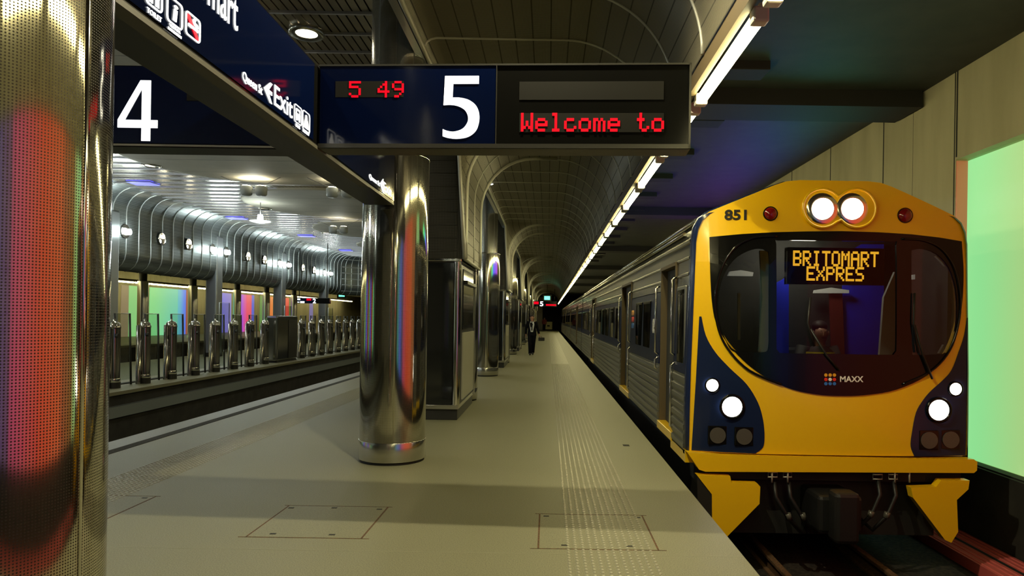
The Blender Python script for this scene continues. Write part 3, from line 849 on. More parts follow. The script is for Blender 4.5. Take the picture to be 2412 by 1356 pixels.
# ================================================================== CHROME POSTS AND GLASS ACROSS THE TRACK
gp0 = gl0 = None; PXX = -9.1; np_ = 0
for k in range(18):
    y = 14.25 + 1.085 * k
    if k in (8, 9): continue
    if gp0 is None:
        gp0 = thing('chrome_post', 'x', 'post', (PXX, y, 0))
        MB().lathe([(.135, 0), (.135, .12)], 28, (PXX, y, 0)).build('foot', 'sign_frame', gp0)
        MB().lathe([(.128, .12), (.132, .125), (.132, .2), (.128, .21)], 28, (PXX, y, 0)).build('collar', 'chrome', gp0)
        MB().lathe([(.122, .2), (.122, 1.25)], 28, (PXX, y, 0), .122).build('sheath', 'post_chrome', gp0)
        MB().lathe([(.122, 1.25), (.128, 1.255), (.126, 1.29), (.11, 1.35), (.08, 1.385), (.03, 1.40), (.022, 1.41), (.022, 1.45), (0, 1.455)], 28, (PXX, y, 0)).build('cap', 'chrome', gp0)
        MB().lathe([(.05, 0), (.05, 1.3), (.0, 1.32)], 14, (PXX - .02, y - .19, 0)).build('side_rail', 'post_chrome', gp0)
        MB().disc((PXX + .11, y - .1, 1.1), .045, 'x', 12, .05).build('hinge', 'sign_frame', gp0)
        o = gp0
    else: o = dup(gp0, (PXX, y, 0))
    tag(o, 'waist-high chrome post with domed cap, %s in the row across the left track' % ORD[np_], 'post', 'chrome posts across the left track'); np_ += 1
    yb = y + .22
    if k == 7: continue
    if gl0 is None:
        gl0 = thing('glass_barrier', 'x', 'glass barrier', (PXX - .1, yb, 0)); xg = PXX - .12
        MB().prism([(xg, yb + .08, .12), (xg, yb + .58, .12), (xg, yb + .5, 1.56), (xg, yb - .02, 1.56)], (.014, 0, 0)).build('pane', 'screen_glass', gl0)
        for a, b in ((.08, -.02), (.58, .5)):
            MB().tube([(xg, yb + a, 0.0), (xg, yb + b, 1.57)], .022, 6).build('edge', 'sign_frame', gl0)
        MB().tube([(xg, yb - .02, 1.565), (xg, yb + .5, 1.565)], .008, 5).build('top_edge', 'sign_trim', gl0)
        o = gl0
    else: o = dup(gl0, (PXX - .1, yb, 0))
    tag(o, 'leaning glass panel between chrome posts, %s in the row across the left track' % ORD[np_ - 1], 'glass barrier', 'glass panels between the chrome posts')
# broad dark cabinet that interrupts the row
y0_, y1_ = 22.35, 24.2
cb = thing('gate_cabinet', 'wide dark mirrored cabinet interrupting the row of chrome posts', 'cabinet', (PXX, 23.2, 0))
MB().bevbox(PXX - .2, PXX + .2, y0_, y1_, .05, 1.55, .06).build('body', 'post_chrome', cb)
MB().box(PXX - .18, PXX + .18, y0_ + .05, y1_ - .05, 0, .05).build('plinth', 'under_black', cb)
MB().bevbox(PXX + .2, PXX + .215, y0_ + .95, y1_ - .12, .1, 1.42, .004).build('door', 'kiosk_dark', cb)

# ================================================================== KIOSKS UNDER THE CASINGS
kk0 = None
for i, (a, b) in enumerate(PIERS[1:]):
    if kk0 is None:
        x0, x1 = -2.45, -1.35; yc = (a + b) / 2
        kk0 = thing('kiosk', 'x', 'kiosk', (-1.9, yc, 0))
        MB().bevbox(x0 + .1, x1 - .04, a + .06, b - .05, 0, .17, .01).build('plinth', 'kiosk_dark', kk0)
        MB().box(x0 + .03, x1 - .04, a + .04, b - .03, .17, 2.5).build('body', 'kiosk_dark', kk0)
        MB().box(x0 + .03, x1 - .12, a + .02, a + .04, .25, 2.44).build('front_glass', 'kiosk_glass', kk0)
        MB().bevbox(x0, x1, a, b, 2.46, 2.51, .008).build('top_rim', 'chrome', kk0)
        MB().bevbox(x0, x1 - .02, a + .01, b - .01, .17, .24, .008).build('base_rail', 'chrome_satin', kk0)
        cp = MB(); cp.lathe([(.06, .2), (.06, 2.5)], 20, (x1 - .07, a + .07, 0)); cp.build('corner_post', 'chrome', kk0)
        MB().bevbox(x1 - .05, x1 + .0, b - .08, b - .02, .17, 2.46, .008).build('end_post', 'chrome_satin', kk0)
        MB().box(x1 - .045, x1 - .02, a + .5, b - .1, .27, 1.35).build('lower_panel', 'kiosk_panel', kk0)
        MB().box(x1 - .045, x1 - .025, a + .5, b - .1, 1.4, 2.38).build('upper_glass', 'kiosk_glass', kk0)
        MB().bevbox(x1 - .03, x1 + .03, a + .6, b - .2, 2.14, 2.2, .006).build('canopy', 'sign_frame', kk0)
        o = kk0
    else: o = dup(kk0, (-1.9, (a + b) / 2, 0))
    tag(o, 'dark glass kiosk in a steel frame under the vault casing, %s from the camera' % ORD[i], 'kiosk', 'kiosks between the columns')

# ================================================================== SIGNS
def frame_icon(mb, X, Y0, Y1, Z0, Z1, r=.006):
    w, h = Y1 - Y0, Z1 - Z0; c = min(w, h) * .16
    pts = []
    for cx, cz, a0 in ((Y1 - c, Z1 - c, 0), (Y0 + c, Z1 - c, 90), (Y0 + c, Z0 + c, 180), (Y1 - c, Z0 + c, 270)):
        pts += [(X, cx + c * cos(radians(a0 + t)), cz + c * sin(radians(a0 + t))) for t in (0, 30, 60, 90)]
    mb.tube(pts, r, 6, closed=True)


SX0, SX1, SZ0, SZ1 = -1.93, -1.63, 2.765, 3.335
sg = thing('direction_sign', 'long navy hanging sign with white Queen St exit lettering running to the column', 'sign', (-1.78, 4.7, SZ0))
MB().box(SX0, SX1 - .006, 2.4, 7.1, SZ0 + .02, SZ1).build('case', 'sign_black', sg)
MB().box(SX1 - .006, SX1, 2.4, 4.66, SZ0 + .035, SZ1 - .012).build('face', 'navy_sign', sg)
MB().box(SX1 - .006, SX1, 4.84, 7.1, SZ0 + .035, SZ1 - .012).build('face', 'navy_sign', sg)
MB().box(SX0, SX1 - .0, 2.4, 7.1, SZ0 - .005, SZ0 + .02).build('soffit', 'sign_frame', sg)
MB().box(SX1 - .075, SX1 + .004, 2.4, 6.1, SZ0 - .012, SZ0 + .012).build('trim', 'sign_soffit', sg)
yd, zd = (0, 1, 0), (0, 0, 1)
FX = SX1 + .001


def face_text(name, s, pl, pr, ptop, m='sign_white', bold=-.002):
    """pl, pr: photo pixels of the lower left and lower right ends of the word, ptop: of its top left corner"""
    a, b, c = atX(*pl, FX), atX(*pr, FX), atX(*ptop, FX)
    return text_obj(name, s, (FX, a.y, (a.z + b.z) / 2), yd, zd, b.y - a.y, abs(c.z - a.z), m, sg, bold)


face_text('lettering', 'Queen St', (570.5, 196), (617, 224.5), (570.5, 169.5), bold=.002)
face_text('lettering', 'Exit', (645.5, 249.5), (688, 278), (645.5, 200.5), bold=.002)
ar = MB(); a = atX(621, 207, FX); b = atX(640, 221, FX); zc = (a.z + b.z) / 2; yl, yr = a.y, b.y; hh = .058
ar.prism([(FX, yl, zc), (FX, yl + .085, zc + hh), (FX, yl + .115, zc + hh), (FX, yl + .065, zc + .010), (FX, yr, zc + .010), (FX, yr, zc - .010), (FX, yl + .065, zc - .010), (FX, yl + .115, zc - hh), (FX, yl + .085, zc - hh)], (.004, 0, 0))
ar.build('arrow', 'sign_white', sg)
icons = MB()
for (l, r, t, bt) in ((693.5, 710.5, 243, 284.5), (713, 729.5, 257.5, 303)):
    p, q = atX(l, t, FX), atX(l, bt, FX); s_ = atX(r, t, FX); frame_icon(icons, FX + .002, p.y, s_.y, q.z, p.z, .0032)
    yc = (p.y + s_.y) / 2; w = (s_.y - p.y); h = p.z - q.z
    if l < 700:
        icons.prism([(FX, yc - w * .3, q.z + h * .2), (FX, yc + w * .3, q.z + h * .2), (FX, yc + w * .3, q.z + h * .55), (FX, yc - w * .3, q.z + h * .55)], (.004, 0, 0))
        icons.prism([(FX, yc - w * .3, q.z + h * .72), (FX, yc + w * .3, q.z + h * .72), (FX, yc + w * .26, q.z + h * .82), (FX, yc - w * .26, q.z + h * .82)], (.004, 0, 0))
        for s in (-1, 1): icons.prism([(FX, yc + s * w * .28, q.z + h * .5), (FX, yc + s * w * .2, q.z + h * .5), (FX, yc + s * w * .2, q.z + h * .74), (FX, yc + s * w * .28, q.z + h * .74)][::s], (.004, 0, 0))
        for s in (-1, 1): icons.prism([(FX, yc + s * w * .27, q.z + h * .12), (FX, yc + s * w * .15, q.z + h * .12), (FX, yc + s * w * .15, q.z + h * .21), (FX, yc + s * w * .27, q.z + h * .21)][::s], (.004, 0, 0))
    else:
        icons.prism([(FX, yc - w * .34, q.z + h * .14), (FX, yc + w * .34, q.z + h * .14), (FX, yc + w * .3, q.z + h * .4), (FX, yc + w * .14, q.z + h * .62), (FX, yc + w * .08, q.z + h * .84), (FX, yc - w * .08, q.z + h * .84), (FX, yc - w * .14, q.z + h * .62), (FX, yc - w * .3, q.z + h * .4)], (.004, 0, 0))
icons.build('pictogram', 'sign_white', sg)
face_text('lettering', 'BUS', (696, 300), (706, 303), (696, 292), bold=.002)
face_text('lettering', 'FERRY', (713, 311), (728, 320), (713, 304.5), bold=.002)
# nearer end: station name and pictograms
face_text('lettering', 'Britomart', (395, -67), (559, 69), (395, -175), bold=.002)
ic = MB()
for (l, r, t, bt) in ((344, 381.5, -62, 4), (393.5, 428.8, -14, 46), (437.5, 470.5, 24, 78)):
    p, q, s_ = atX(l, t, FX), atX(l, bt, FX), atX(r, t, FX); frame_icon(ic, FX + .002, p.y, s_.y, q.z, p.z, .0045)
p, q, s_ = atX(344, -62, FX), atX(344, 4, FX), atX(381.5, -62, FX); w = s_.y - p.y; h = p.z - q.z
for fx in (.3, .7):
    yc = p.y + w * fx
    ic.prism([(FX, yc - w * .12, q.z + h * .4), (FX, yc + w * .12, q.z + h * .4), (FX, yc + w * .12, q.z + h * .72), (FX, yc - w * .12, q.z + h * .72)], (.004, 0, 0))
    for s in (-1, 1): ic.prism([(FX, yc + s * w * .07 - w * .04, q.z + h * .1), (FX, yc + s * w * .07 + w * .04, q.z + h * .1), (FX, yc + s * w * .07 + w * .04, q.z + h * .42), (FX, yc + s * w * .07 - w * .04, q.z + h * .42)], (.004, 0, 0))
    ic.disc((FX, yc, q.z + h * .82), w * .08, 'x', 14, .004)
ic.build('pictogram', 'sign_white', sg)
p, q, s_ = atX(393.5, -14, FX), atX(393.5, 46, FX), atX(428.8, -14, FX); w = s_.y - p.y; h = p.z - q.z
text_obj('lettering', 'i', (FX, p.y + w * .36, q.z + h * .16), (0, 1, .0), (0, .16, 1), w * .26, h * .68, 'sign_white', sg, .02)
face_text('lettering', 'TOILET', (345, 28), (379.5, 54), (345, 15.5), bold=.002)
face_text('lettering', 'VISITOR', (398, 61.5), (424, 80), (398, 55), bold=.002)
face_text('lettering', 'INFORMATION', (395, 68.5), (426, 92), (395, 62), bold=.002)
p, q, s_ = atX(437.5, 24, FX), atX(437.5, 78, FX), atX(470.5, 24, FX); w = s_.y - p.y; h = p.z - q.z
rd = MB(); rd.prism([(FX, p.y + w * .1, p.z - h * .08), (FX, p.y + w * .1, p.z - h * .24), (FX, p.y + w * .76, q.z + h * .06), (FX, p.y + w * .9, q.z + h * .06), (FX, p.y + w * .9, q.z + h * .2), (FX, p.y + w * .26, p.z - h * .08)], (.003, 0, 0))
rd.build('prohibition_bar', 'sign_red', sg)
cg = MB(); cg.prism([(FX, p.y + w * .16, q.z + h * .40), (FX, p.y + w * .84, q.z + h * .40), (FX, p.y + w * .84, q.z + h * .53), (FX, p.y + w * .16, q.z + h * .53)], (.006, 0, 0))
cg.tube([(FX + .003, p.y + w * .78, q.z + h * .55), (FX + .003, p.y + w * .74, q.z + h * .66), (FX + .003, p.y + w * .56, q.z + h * .70), (FX + .003, p.y + w * .52, q.z + h * .82), (FX + .003, p.y + w * .6, q.z + h * .87)], .008, 6)
cg.build('pictogram', 'sign_white', sg)
# stretch beyond the platform number sign
face_text('lettering', 'Queen St', (869.5, 423), (894, 440), (869.5, 409), bold=.002)
face_text('lettering', 'Exit', (903, 452.5), (921.5, 461), (903, 430), bold=.002)
a, b = atX(895, 432, FX), atX(901, 437, FX); zc = (a.z + b.z) / 2
ar = MB(); ar.prism([(FX, a.y, zc), (FX, a.y + .12, zc + .07), (FX, a.y + .12, zc + .02), (FX, b.y, zc + .02), (FX, b.y, zc - .02), (FX, a.y + .12, zc - .02), (FX, a.y + .12, zc - .07)], (.004, 0, 0)); ar.build('arrow', 'sign_white', sg)

# platform 5 sign, set across the platform
PA, PB = Vector((-1.625, 4.74, 0)), Vector((.945, 4.60, 0))
pdv = (PB - PA).normalized(); pn = Vector((pdv.y, -pdv.x, 0)).normalized()      # pn faces the camera
PL = (PB - PA).length; Z0, Z1 = 2.765, 3.345


def sp(l, z, o=0.0): return PA + pdv * l + pn * o + Vector((0, 0, z))


def sbox(l0, l1, z0, z1, o0, o1):
    mb = MB(); return mb.prism([sp(l0, z0, o0), sp(l1, z0, o0), sp(l1, z1, o0), sp(l0, z1, o0)], pn * (o1 - o0))


def spx(px, py):
    """photo pixel -> (length along sign, height) on its front"""
    u, v = ray(px, py); d = Vector((u / F, 1, 0))
    # intersect with line PA + pdv*l
    det = d.x * (-pdv.y) - d.y * (-pdv.x)
    t = (PA.x * (-pdv.y) - PA.y * (-pdv.x)) / det
    P = d * t
    return (P - PA).dot(pdv), H - v * t / F


s5 = thing('platform_sign', 'hanging platform 5 sign with clock and red Welcome to display', 'sign', tuple(sp(PL / 2, Z0)))
sbox(0, PL, Z0 + .015, Z1, -.21, -.012).build('case', 'sign_black', s5)
sbox(0, PL, Z0, Z0 + .015, -.21, .0).build('soffit', 'sign_soffit', s5)
lb, _ = spx(1168, 250)
sbox(.01, lb, Z0 + .03, Z1 - .012, -.012, 0).build('navy_face', 'navy_sign', s5)
sbox(lb + .005, PL - .01, Z0 + .03, Z1 - .012, -.012, -.004).build('display_face', 'sign_black', s5)
fr = MB()
for a, b, c, d in ((0, PL, Z0 + .0, Z0 + .03), (0, PL, Z1 - .012, Z1), (PL - .014, PL, Z0, Z1), (lb, lb + .006, Z0 + .03, Z1 - .01)):
    fr.prism([sp(a, c, -.012), sp(b, c, -.012), sp(b, d, -.012), sp(a, d, -.012)], pn * .018)
fr.build('frame', 'sign_frame', s5)
tl, tz = spx(790, 229); tr_, tz1 = spx(951, 191)
sbox(tl, tr_, tz, tz1, 0, .002).build('clock_matrix', 'led_off', s5)
l0, z0 = spx(822, 230); l1, z1 = spx(952, 191)
led('clock_lettering', '5 49', sp(l0, z0, .002), pdv, zd, l1 - l0, z1 - z0, 'led_red', s5, pn, .92)
l0, z0 = spx(1041, 327); l1, z1 = spx(1131, 179)
# big 5
w5, h5 = l1 - l0, z1 - z0
def num5(u, v, o=.003): return sp(l0 + w5 * u, z0 + h5 * v, o)
outer = smooth([(.02, .155), (.15, .125), (.33, .115), (.55, .16), (.68, .26), (.69, .36), (.60, .46), (.42, .52), (.22, .54), (.03, .535)], 5, False)
five = [(.06, 1.0), (.97, 1.0), (.97, .875), (.285, .875), (.27, .655)] + smooth([(.27, .655), (.45, .655), (.70, .62), (.90, .53), (.99, .40), (.985, .25), (.90, .12), (.70, .03), (.42, 0), (.18, .012), (.02, .04)], 5, False)[1:] + outer
five_mb = MB(); bmm = bmesh.new(); V5 = [bmm.verts.new(num5(u, v, .0)) for u, v in five]
bmesh.ops.triangle_fill(bmm, edges=[bmm.edges.new((a, b)) for a, b in zip(V5, V5[1:] + V5[:1])], use_beauty=True); ex = bmesh.ops.extrude_face_region(bmm, geom=bmm.faces[:])
bmesh.ops.translate(bmm, verts=[g for g in ex['geom'] if isinstance(g, bmesh.types.BMVert)], vec=pn * .005)
five_mb.take(bmm).build('number', 'sign_white', s5)
for (ya, yb, nm) in ((191, 235, 'display_matrix'), (266, 311, 'display_matrix')):
    l0, z0 = spx(1223, yb); l1, z1 = spx(1564, ya)
    sbox(l0, l1, z0, z1, -.004, .0).build(nm, 'led_off', s5)
l0, z0 = spx(1227, 309.5); l1, z1 = spx(1564, 266)
led('display_lettering', 'Welcome to', sp(l0, z0, .001), pdv, zd, l1 - l0, z1 - z0, 'led_red', s5, pn, 1.1)

# platform 4 sign on the other side of the long sign
s4 = thing('platform_sign', 'hanging navy platform 4 sign left of the long blue sign', 'sign', (-3.3, 4.8, Z0))
Y4 = 4.8; XL = -4.95
MB().box(XL, SX0, Y4 + .012, Y4 + .21, Z0 + .015, 3.345).build('case', 'sign_black', s4)
MB().box(XL, SX0, Y4, Y4 + .21, Z0, Z0 + .015).build('soffit', 'sign_frame', s4)
MB().box(XL, SX0, Y4 + .0, Y4 + .012, Z0 + .03, 3.335).build('navy_face', 'navy_sign', s4)
MB().box(XL, SX0, Y4 - .006, Y4 + .005, Z0 + .008, Z0 + .022).build('trim', 'sign_trim', s4)
p0, p1 = atY(277, 331, Y4), atY(373, 190, Y4); w4, h4 = p1.x - p0.x, p1.z - p0.z
def n4(u, v): return (p0.x + w4 * u, Y4, p0.z + h4 * v)
fo = MB(); bmm = bmesh.new()
def loop(pts): return [bmm.edges.new((a, b)) for a, b in (lambda V: list(zip(V, V[1:] + V[:1])))([bmm.verts.new(n4(u, v)) for u, v in pts])]
es = loop([(.60, 0), (.82, 0), (.82, .215), (1.0, .215), (1.0, .345), (.82, .345), (.82, 1.0), (.56, 1.0), (0, .345), (0, .215), (.60, .215)]) + loop([(.60, .345), (.18, .345), (.60, .86)])
bmesh.ops.triangle_fill(bmm, edges=es, use_beauty=True); ex = bmesh.ops.extrude_face_region(bmm, geom=bmm.faces[:])
bmesh.ops.translate(bmm, verts=[g for g in ex['geom'] if isinstance(g, bmesh.types.BMVert)], vec=(0, -.005, 0))
fo.take(bmm).build('number', 'sign_white', s4)
a, b = atY(440, 237, Y4), atY(560, 222, Y4)
MB().box(a.x, b.x, Y4 - .002, Y4, a.z, a.z + .11).build('clock_matrix', 'led_off', s4)

# far platform 5 sign and green exit sign
YS = 66.0
def far_box(px0, py0, px1, py1, y, d): a, b = atY(px0, py0, y), atY(px1, py1, y); return MB().box(a.x, b.x, y, y + d, b.z, a.z)
c = atY(1284, 722, YS)
f5 = thing('platform_sign', 'small distant platform 5 sign with red displays at the far end', 'sign', c)
far_box(1257, 708, 1311, 722.5, YS, .2).build('case', 'sign_black', f5)
far_box(1257.5, 709, 1284, 722, YS - .01, .01).build('navy_face', 'navy_sign', f5)
far_box(1257.5, 710, 1268.5, 716, YS - .02, .01).build('clock_digits', 'led_red', f5)
a, b = atY(1271.5, 721, YS - .02), atY(1280, 709.5, YS - .02)
text_obj('number', '5', (a.x, YS - .02, a.z), (1, 0, 0), zd, b.x - a.x, b.z - a.z, 'sign_white', f5, .03)
far_box(1286, 716, 1310, 720, YS - .02, .01).build('display_letters', 'led_red', f5)
for px in (1262, 1306): c = atY(px, 708, YS + .1); MB().tube([(c.x, c.y, c.z), (c.x, c.y, 4.6)], .02, 6).build('hanger', 'sign_frame', f5)


def exit_sign(px0, py0, px1, py1, y, label, ztop, xh=None):
    a, b = atY(px0, py0, y), atY(px1, py1, y)
    t = thing('exit_sign', label, 'sign', ((a.x + b.x) / 2, y, b.z))
    MB().box(a.x - .12, b.x + .12, y + .02, y + .14, b.z - .12, a.z + .12).build('case', 'sign_frame', t)
    MB().box(a.x, b.x, y, y + .02, b.z, a.z).build('face', 'exit_green', t)
    MB().tube([((a.x + b.x) / 2, y + .08, a.z + .1), ((a.x + b.x) / 2, y + .08, ztop)], .02, 6).build('hanger', 'sign_frame', t)
    return t


exit_sign(1282, 697, 1295.5, 706, 60.0, 'small glowing green exit sign above the far number 5 sign', 4.6)
exit_sign(798, 690, 811.5, 698.5, 45.0, 'small glowing green exit sign beyond the end bulkhead', 4.45)
# number 2 sign over the middle platform
y2 = 33.0; c = atY(738, 714, y2)
f2 = thing('platform_sign', 'distant dark platform 2 sign above the chrome posts', 'sign', c)
far_box(700, 701, 776, 715, y2, .2).build('case', 'sign_black', f2)
far_box(700.5, 701.5, 744, 714.5, y2 - .01, .01).build('navy_face', 'navy_sign', f2)
a, b = atY(737, 714, y2), atY(744.5, 703, y2)
text_obj('number', '2', (a.x, y2 - .02, a.z), (1, 0, 0), zd, b.x - a.x, b.z - a.z, 'sign_white', f2, .03)
far_box(722, 703, 733, 707.5, y2 - .02, .01).build('clock_digits', 'led_red', f2)
mb_ = MB()
for (a, b, c_, d) in ((700.5, 702.5, 707, 706.5), (700.5, 710, 705, 712.5), (707, 709, 717, 713.5)):
    p, q = atY(a, b, y2 - .02), atY(c_, d, y2 - .02); mb_.box(p.x, q.x, y2 - .02, y2 - .01, q.z, p.z)
mb_.build('pictogram', 'sign_white', f2)
for px in (705, 770): c = atY(px, 701, y2 + .1); MB().tube([(c.x, c.y, c.z), (c.x, c.y, 5.1)], .02, 6).build('hanger', 'sign_frame', f2)

# ================================================================== PLATFORM SURFACE DETAILS
def dots(mb, x, y, r, h, lo=False):
    n = 5 if lo else 7
    vs = [(x + r * cos(2 * pi * k / n), y + r * sin(2 * pi * k / n), 0.0004) for k in range(n)] + \
         [(x + r * .62 * cos(2 * pi * k / n), y + r * .62 * sin(2 * pi * k / n), h) for k in range(n)]
    mb.add(vs, [(k, (k + 1) % n, (k + 1) % n + n, k + n) for k in range(n)] + [tuple(range(n, 2 * n))], False)


for (x0, x1, lab) in ((.165, .735, 'strip of small raised tactile studs along the platform edge beside the train'),
                      (-4.17, -3.66, 'strip of small raised tactile studs along the left platform edge')):
    tm = MB(); step = (x1 - x0) / 11; y = 2.0
    while y < 24:
        for k in range(12): dots(tm, x0 + k * step, y, .0135, .006, y > 9)
        y += .052
    for k in range(12): tm.box(x0 + k * step - .005, x0 + k * step + .005, 24, 80, .0003, .003)
    tag(tm.build('tactile_paving', 'dot_metal'), lab, 'tactile paving')


def hatch(x0, x1, y0, y1, label, keys):
    t = thing('floor_hatch', label, 'floor hatch', ((x0 + x1) / 2, (y0 + y1) / 2, 0), 'rust-edged hatches in the platform floor')
    MB().box(x0 + .012, x1 - .012, y0 + .012, y1 - .012, 0, .0012).build('cover', 'floor', t)
    f = MB()
    for a, b, c, d in ((x0, x0 + .013, y0, y1), (x1 - .013, x1, y0, y1), (x0 - .05, x1 + .05, y0, y0 + .009), (x0 - .03, x1 + .03, y1 - .009, y1)): f.box(a, b, c, d, .0, .0014)
    f.build('rim', 'rust', t)
    for (x, y) in keys: MB().box(x - .022, x + .022, y - .012, y + .012, .0012, .003).build('lifting_hole', 'under_black', t)
    return t


hatch(-2.15, -1.31, 4.87, 5.70, 'square rust-edged floor hatch in front of the middle column', [(-2.1, 5.62), (-1.37, 5.62), (-1.98, 4.95), (-1.55, 4.95), (-1.75, 5.64)])
hatch(-.05, .80, 4.72, 5.57, 'square rust-edged floor hatch crossed by the tactile studs near the train', [(.01, 5.5), (.75, 5.5), (.14, 4.8), (.6, 4.8)])
hatch(-4.25, -3.38, 5.07, 5.92, 'rust-edged floor hatch partly hidden by the large left column', [(-3.45, 5.85)])
# rails
for i, (x, lab) in enumerate(((-7.55, 'far rail of the left track'), (-6.4, 'near rail of the left track'), (2.41, 'rail under the left side of the train'), (3.48, 'rail under the right side of the train'))):
    t = thing('rail', lab, 'rail', (x, 3, -1.05))
    MB().box(x - .06, x + .06, YN, 90, -1.05, -1.03).build('foot', 'rust', t)
    MB().box(x - .012, x + .012, YN, 90, -1.03, -.93).build('web', 'rust', t)
    MB().bevbox(x - .035, x + .035, YN, 90, -.93, -.89, .008).build('head', 'rail_steel' if x < 0 else 'rust', t)
# small floor drain by the studs
tag(MB().box(.98, 1.06, 8.6, 8.72, 0, .0015).build('floor_drain', 'floor_dark'), 'small dark drain plate right of the tactile studs', 'floor drain')

# ================================================================== TRAIN
TY, TXC = 7.0, 2.94                                   # plane of the front, middle of the train


def fp(px, py):
    p = atY(px, py, TY); return (p.x, p.z)


def fps(pts): return [fp(*p) for p in pts]


def yface(x, z):
    l = abs(x - TXC) / 1.46
    return TY + .10 * l ** 3 + .05 * max(0, z - 2.2)


def plate(outer, holes=(), off=0.0, thick=.03, step=.09):
    """a curved plate on the train front: outline and holes in (x, z), its face off metres in front of the front surface"""
    bm = bmesh.new()
    for lp in [outer] + list(holes):
        vs = [bm.verts.new((x, 0, z)) for x, z in lp]
        for a, b in zip(vs, vs[1:] + vs[:1]): bm.edges.new((a, b))
    bmesh.ops.triangle_fill(bm, edges=bm.edges[:], use_beauty=True)
    xs = [p[0] for p in outer]; zs = [p[1] for p in outer]
    x = min(xs) + step
    while x < max(xs):
        bmesh.ops.bisect_plane(bm, geom=bm.verts[:] + bm.edges[:] + bm.faces[:], plane_co=(x, 0, 0), plane_no=(1, 0, 0)); x += step
    z = min(zs) + step * 2
    while z < max(zs):
        bmesh.ops.bisect_plane(bm, geom=bm.verts[:] + bm.edges[:] + bm.faces[:], plane_co=(0, 0, z), plane_no=(0, 0, 1)); z += step * 2
    ex = bmesh.ops.extrude_face_region(bm, geom=bm.faces[:])
    back = {g for g in ex['geom'] if isinstance(g, bmesh.types.BMVert)}
    for v in bm.verts: v.co.y = yface(v.co.x, v.co.z) - off + (thick if v in back else 0)
    mb = MB(); return mb.take(bm)


def half(pts): return pts + [(-x, z) for x, z in pts[::-1]]


BODY = half([(-1.485, .2), (-1.485, .6), (-1.48, 1.1), (-1.455, 2.0), (-1.445, 2.45), (-1.425, 2.58), (-1.38, 2.68), (-1.30, 2.75), (-.62, 3.035), (-.50, 3.075), (-.36, 3.09)])


def ring(sc, y): return [(TXC + x * sc, y, 1.5 + (z - 1.5) * sc) for x, z in BODY]


car = thing('train_car', 'leading train car with yellow front, number 851 and a Britomart Expres display', 'train car', (TXC, 18, -1.05), 'coupled train cars')
WIN = fps([(1675, 556), (1750, 550), (1820, 546.5), (1900, 544.5), (1985, 544), (2070, 546.5), (2150, 551), (2220, 558), (2277, 566)] +
          smooth([(2277, 566), (2280, 650), (2275, 725), (2263, 780), (2235, 838), (2185, 885), (2112, 917), (2045, 929), (1985, 932), (1920, 928), (1850, 911), (1780, 872), (1725, 820), (1693, 770), (1681, 720), (1676, 640), (1675, 556)], 4, False)[1:-1])
cx_, cz_ = fp(1980, 730)
WIN_IN = [(cx_ + (x - cx_) * .985, cz_ + (z - cz_) * .985) for x, z in WIN]
OUT = [(TXC + x * .982, 1.5 + (z - 1.5) * .982 + .015) for x, z in BODY]
f_o = plate(OUT, [WIN_IN], 0, .05).build('front_shell', 'train_yellow', car)
# panes
PL_ = fps(smooth([(1812, 604), (1807, 591), (1790, 585), (1760, 592), (1728, 614), (1704, 655), (1694, 705), (1697, 755), (1711, 800), (1728, 826), (1765, 829), (1800, 829), (1811, 818), (1812, 760), (1812, 680)], 3))
PC_ = fps(smooth([(1835, 566), (1829, 574), (1829, 700), (1829, 822), (1836, 831), (1970, 833), (2104, 835), (2111, 826), (2112, 700), (2112, 577), (2105, 569), (1970, 567)], 3))
PR_ = fps(smooth([(2148, 600), (2155, 588), (2180, 586), (2212, 598), (2240, 628), (2258, 675), (2263, 730), (2258, 782), (2242, 828), (2200, 835), (2158, 835), (2149, 824), (2148, 720)], 3))
plate(WIN, [PL_, PC_, PR_], .012, .03).build('windscreen_surround', 'train_black', car)
for p in (PL_, PC_, PR_):
    q = [(sum(a for a, _ in p) / len(p), sum(b for _, b in p) / len(p))][0]
    plate([(q[0] + (x - q[0]) * 1.01, q[1] + (z - q[1]) * 1.01) for x, z in p], [], .006, .008, .12).build('windscreen_pane', 'windscreen', car)
# raised rim of the round window
rm = MB()
for pts in ([(1832, 556), (1775, 560), (1730, 585), (1700, 635), (1687, 700), (1692, 765), (1715, 820), (1765, 872), (1840, 905)], [(2125, 562), (2180, 566), (2225, 588), (2256, 635), (2270, 700), (2266, 760), (2243, 825), (2195, 874), (2125, 905)]):
    MB().tube([(x, yface(x, z) - .014, z) for x, z in fps(smooth(pts, 5, False))], .013, 6).build('window_rim', 'train_black', car)
# navy cheeks
LN = fps([(1633, 1064), (1643, 900), (1651, 745)] + smooth([(1656, 745), (1666, 790), (1688, 830), (1722, 868), (1760, 905), (1786, 948), (1798, 990), (1801, 1030), (1797, 1054), (1780, 1068)], 4, False))
RN = fps([(2287, 1076), (2291, 900), (2293, 748)] + smooth([(2290, 748), (2283, 790), (2268, 830), (2250, 872), (2226, 897), (2198, 920), (2178, 942), (2160, 972), (2150, 1020), (2147, 1052), (2156, 1075)], 4, False))
plate(LN, [], .006, .03).build('cheek_panel', 'train_navy', car)
plate(RN, [], .006, .03).build('cheek_panel', 'train_navy', car)
# nose ring between the front and the side
nm = MB(); n = len(BODY)
rings = [ring(.975, TY + .085), ring(.99, TY + .10), ring(1.0, TY + .14), ring(1.0, TY + .22)]
nm.add([p for r_ in rings for p in r_], [(i * n + k, i * n + (k + 1) % n, (i + 1) * n + (k + 1) % n, (i + 1) * n + k) for i in range(3) for k in range(n)], True)
nm.build('nose_ring', 'train_navy', car)
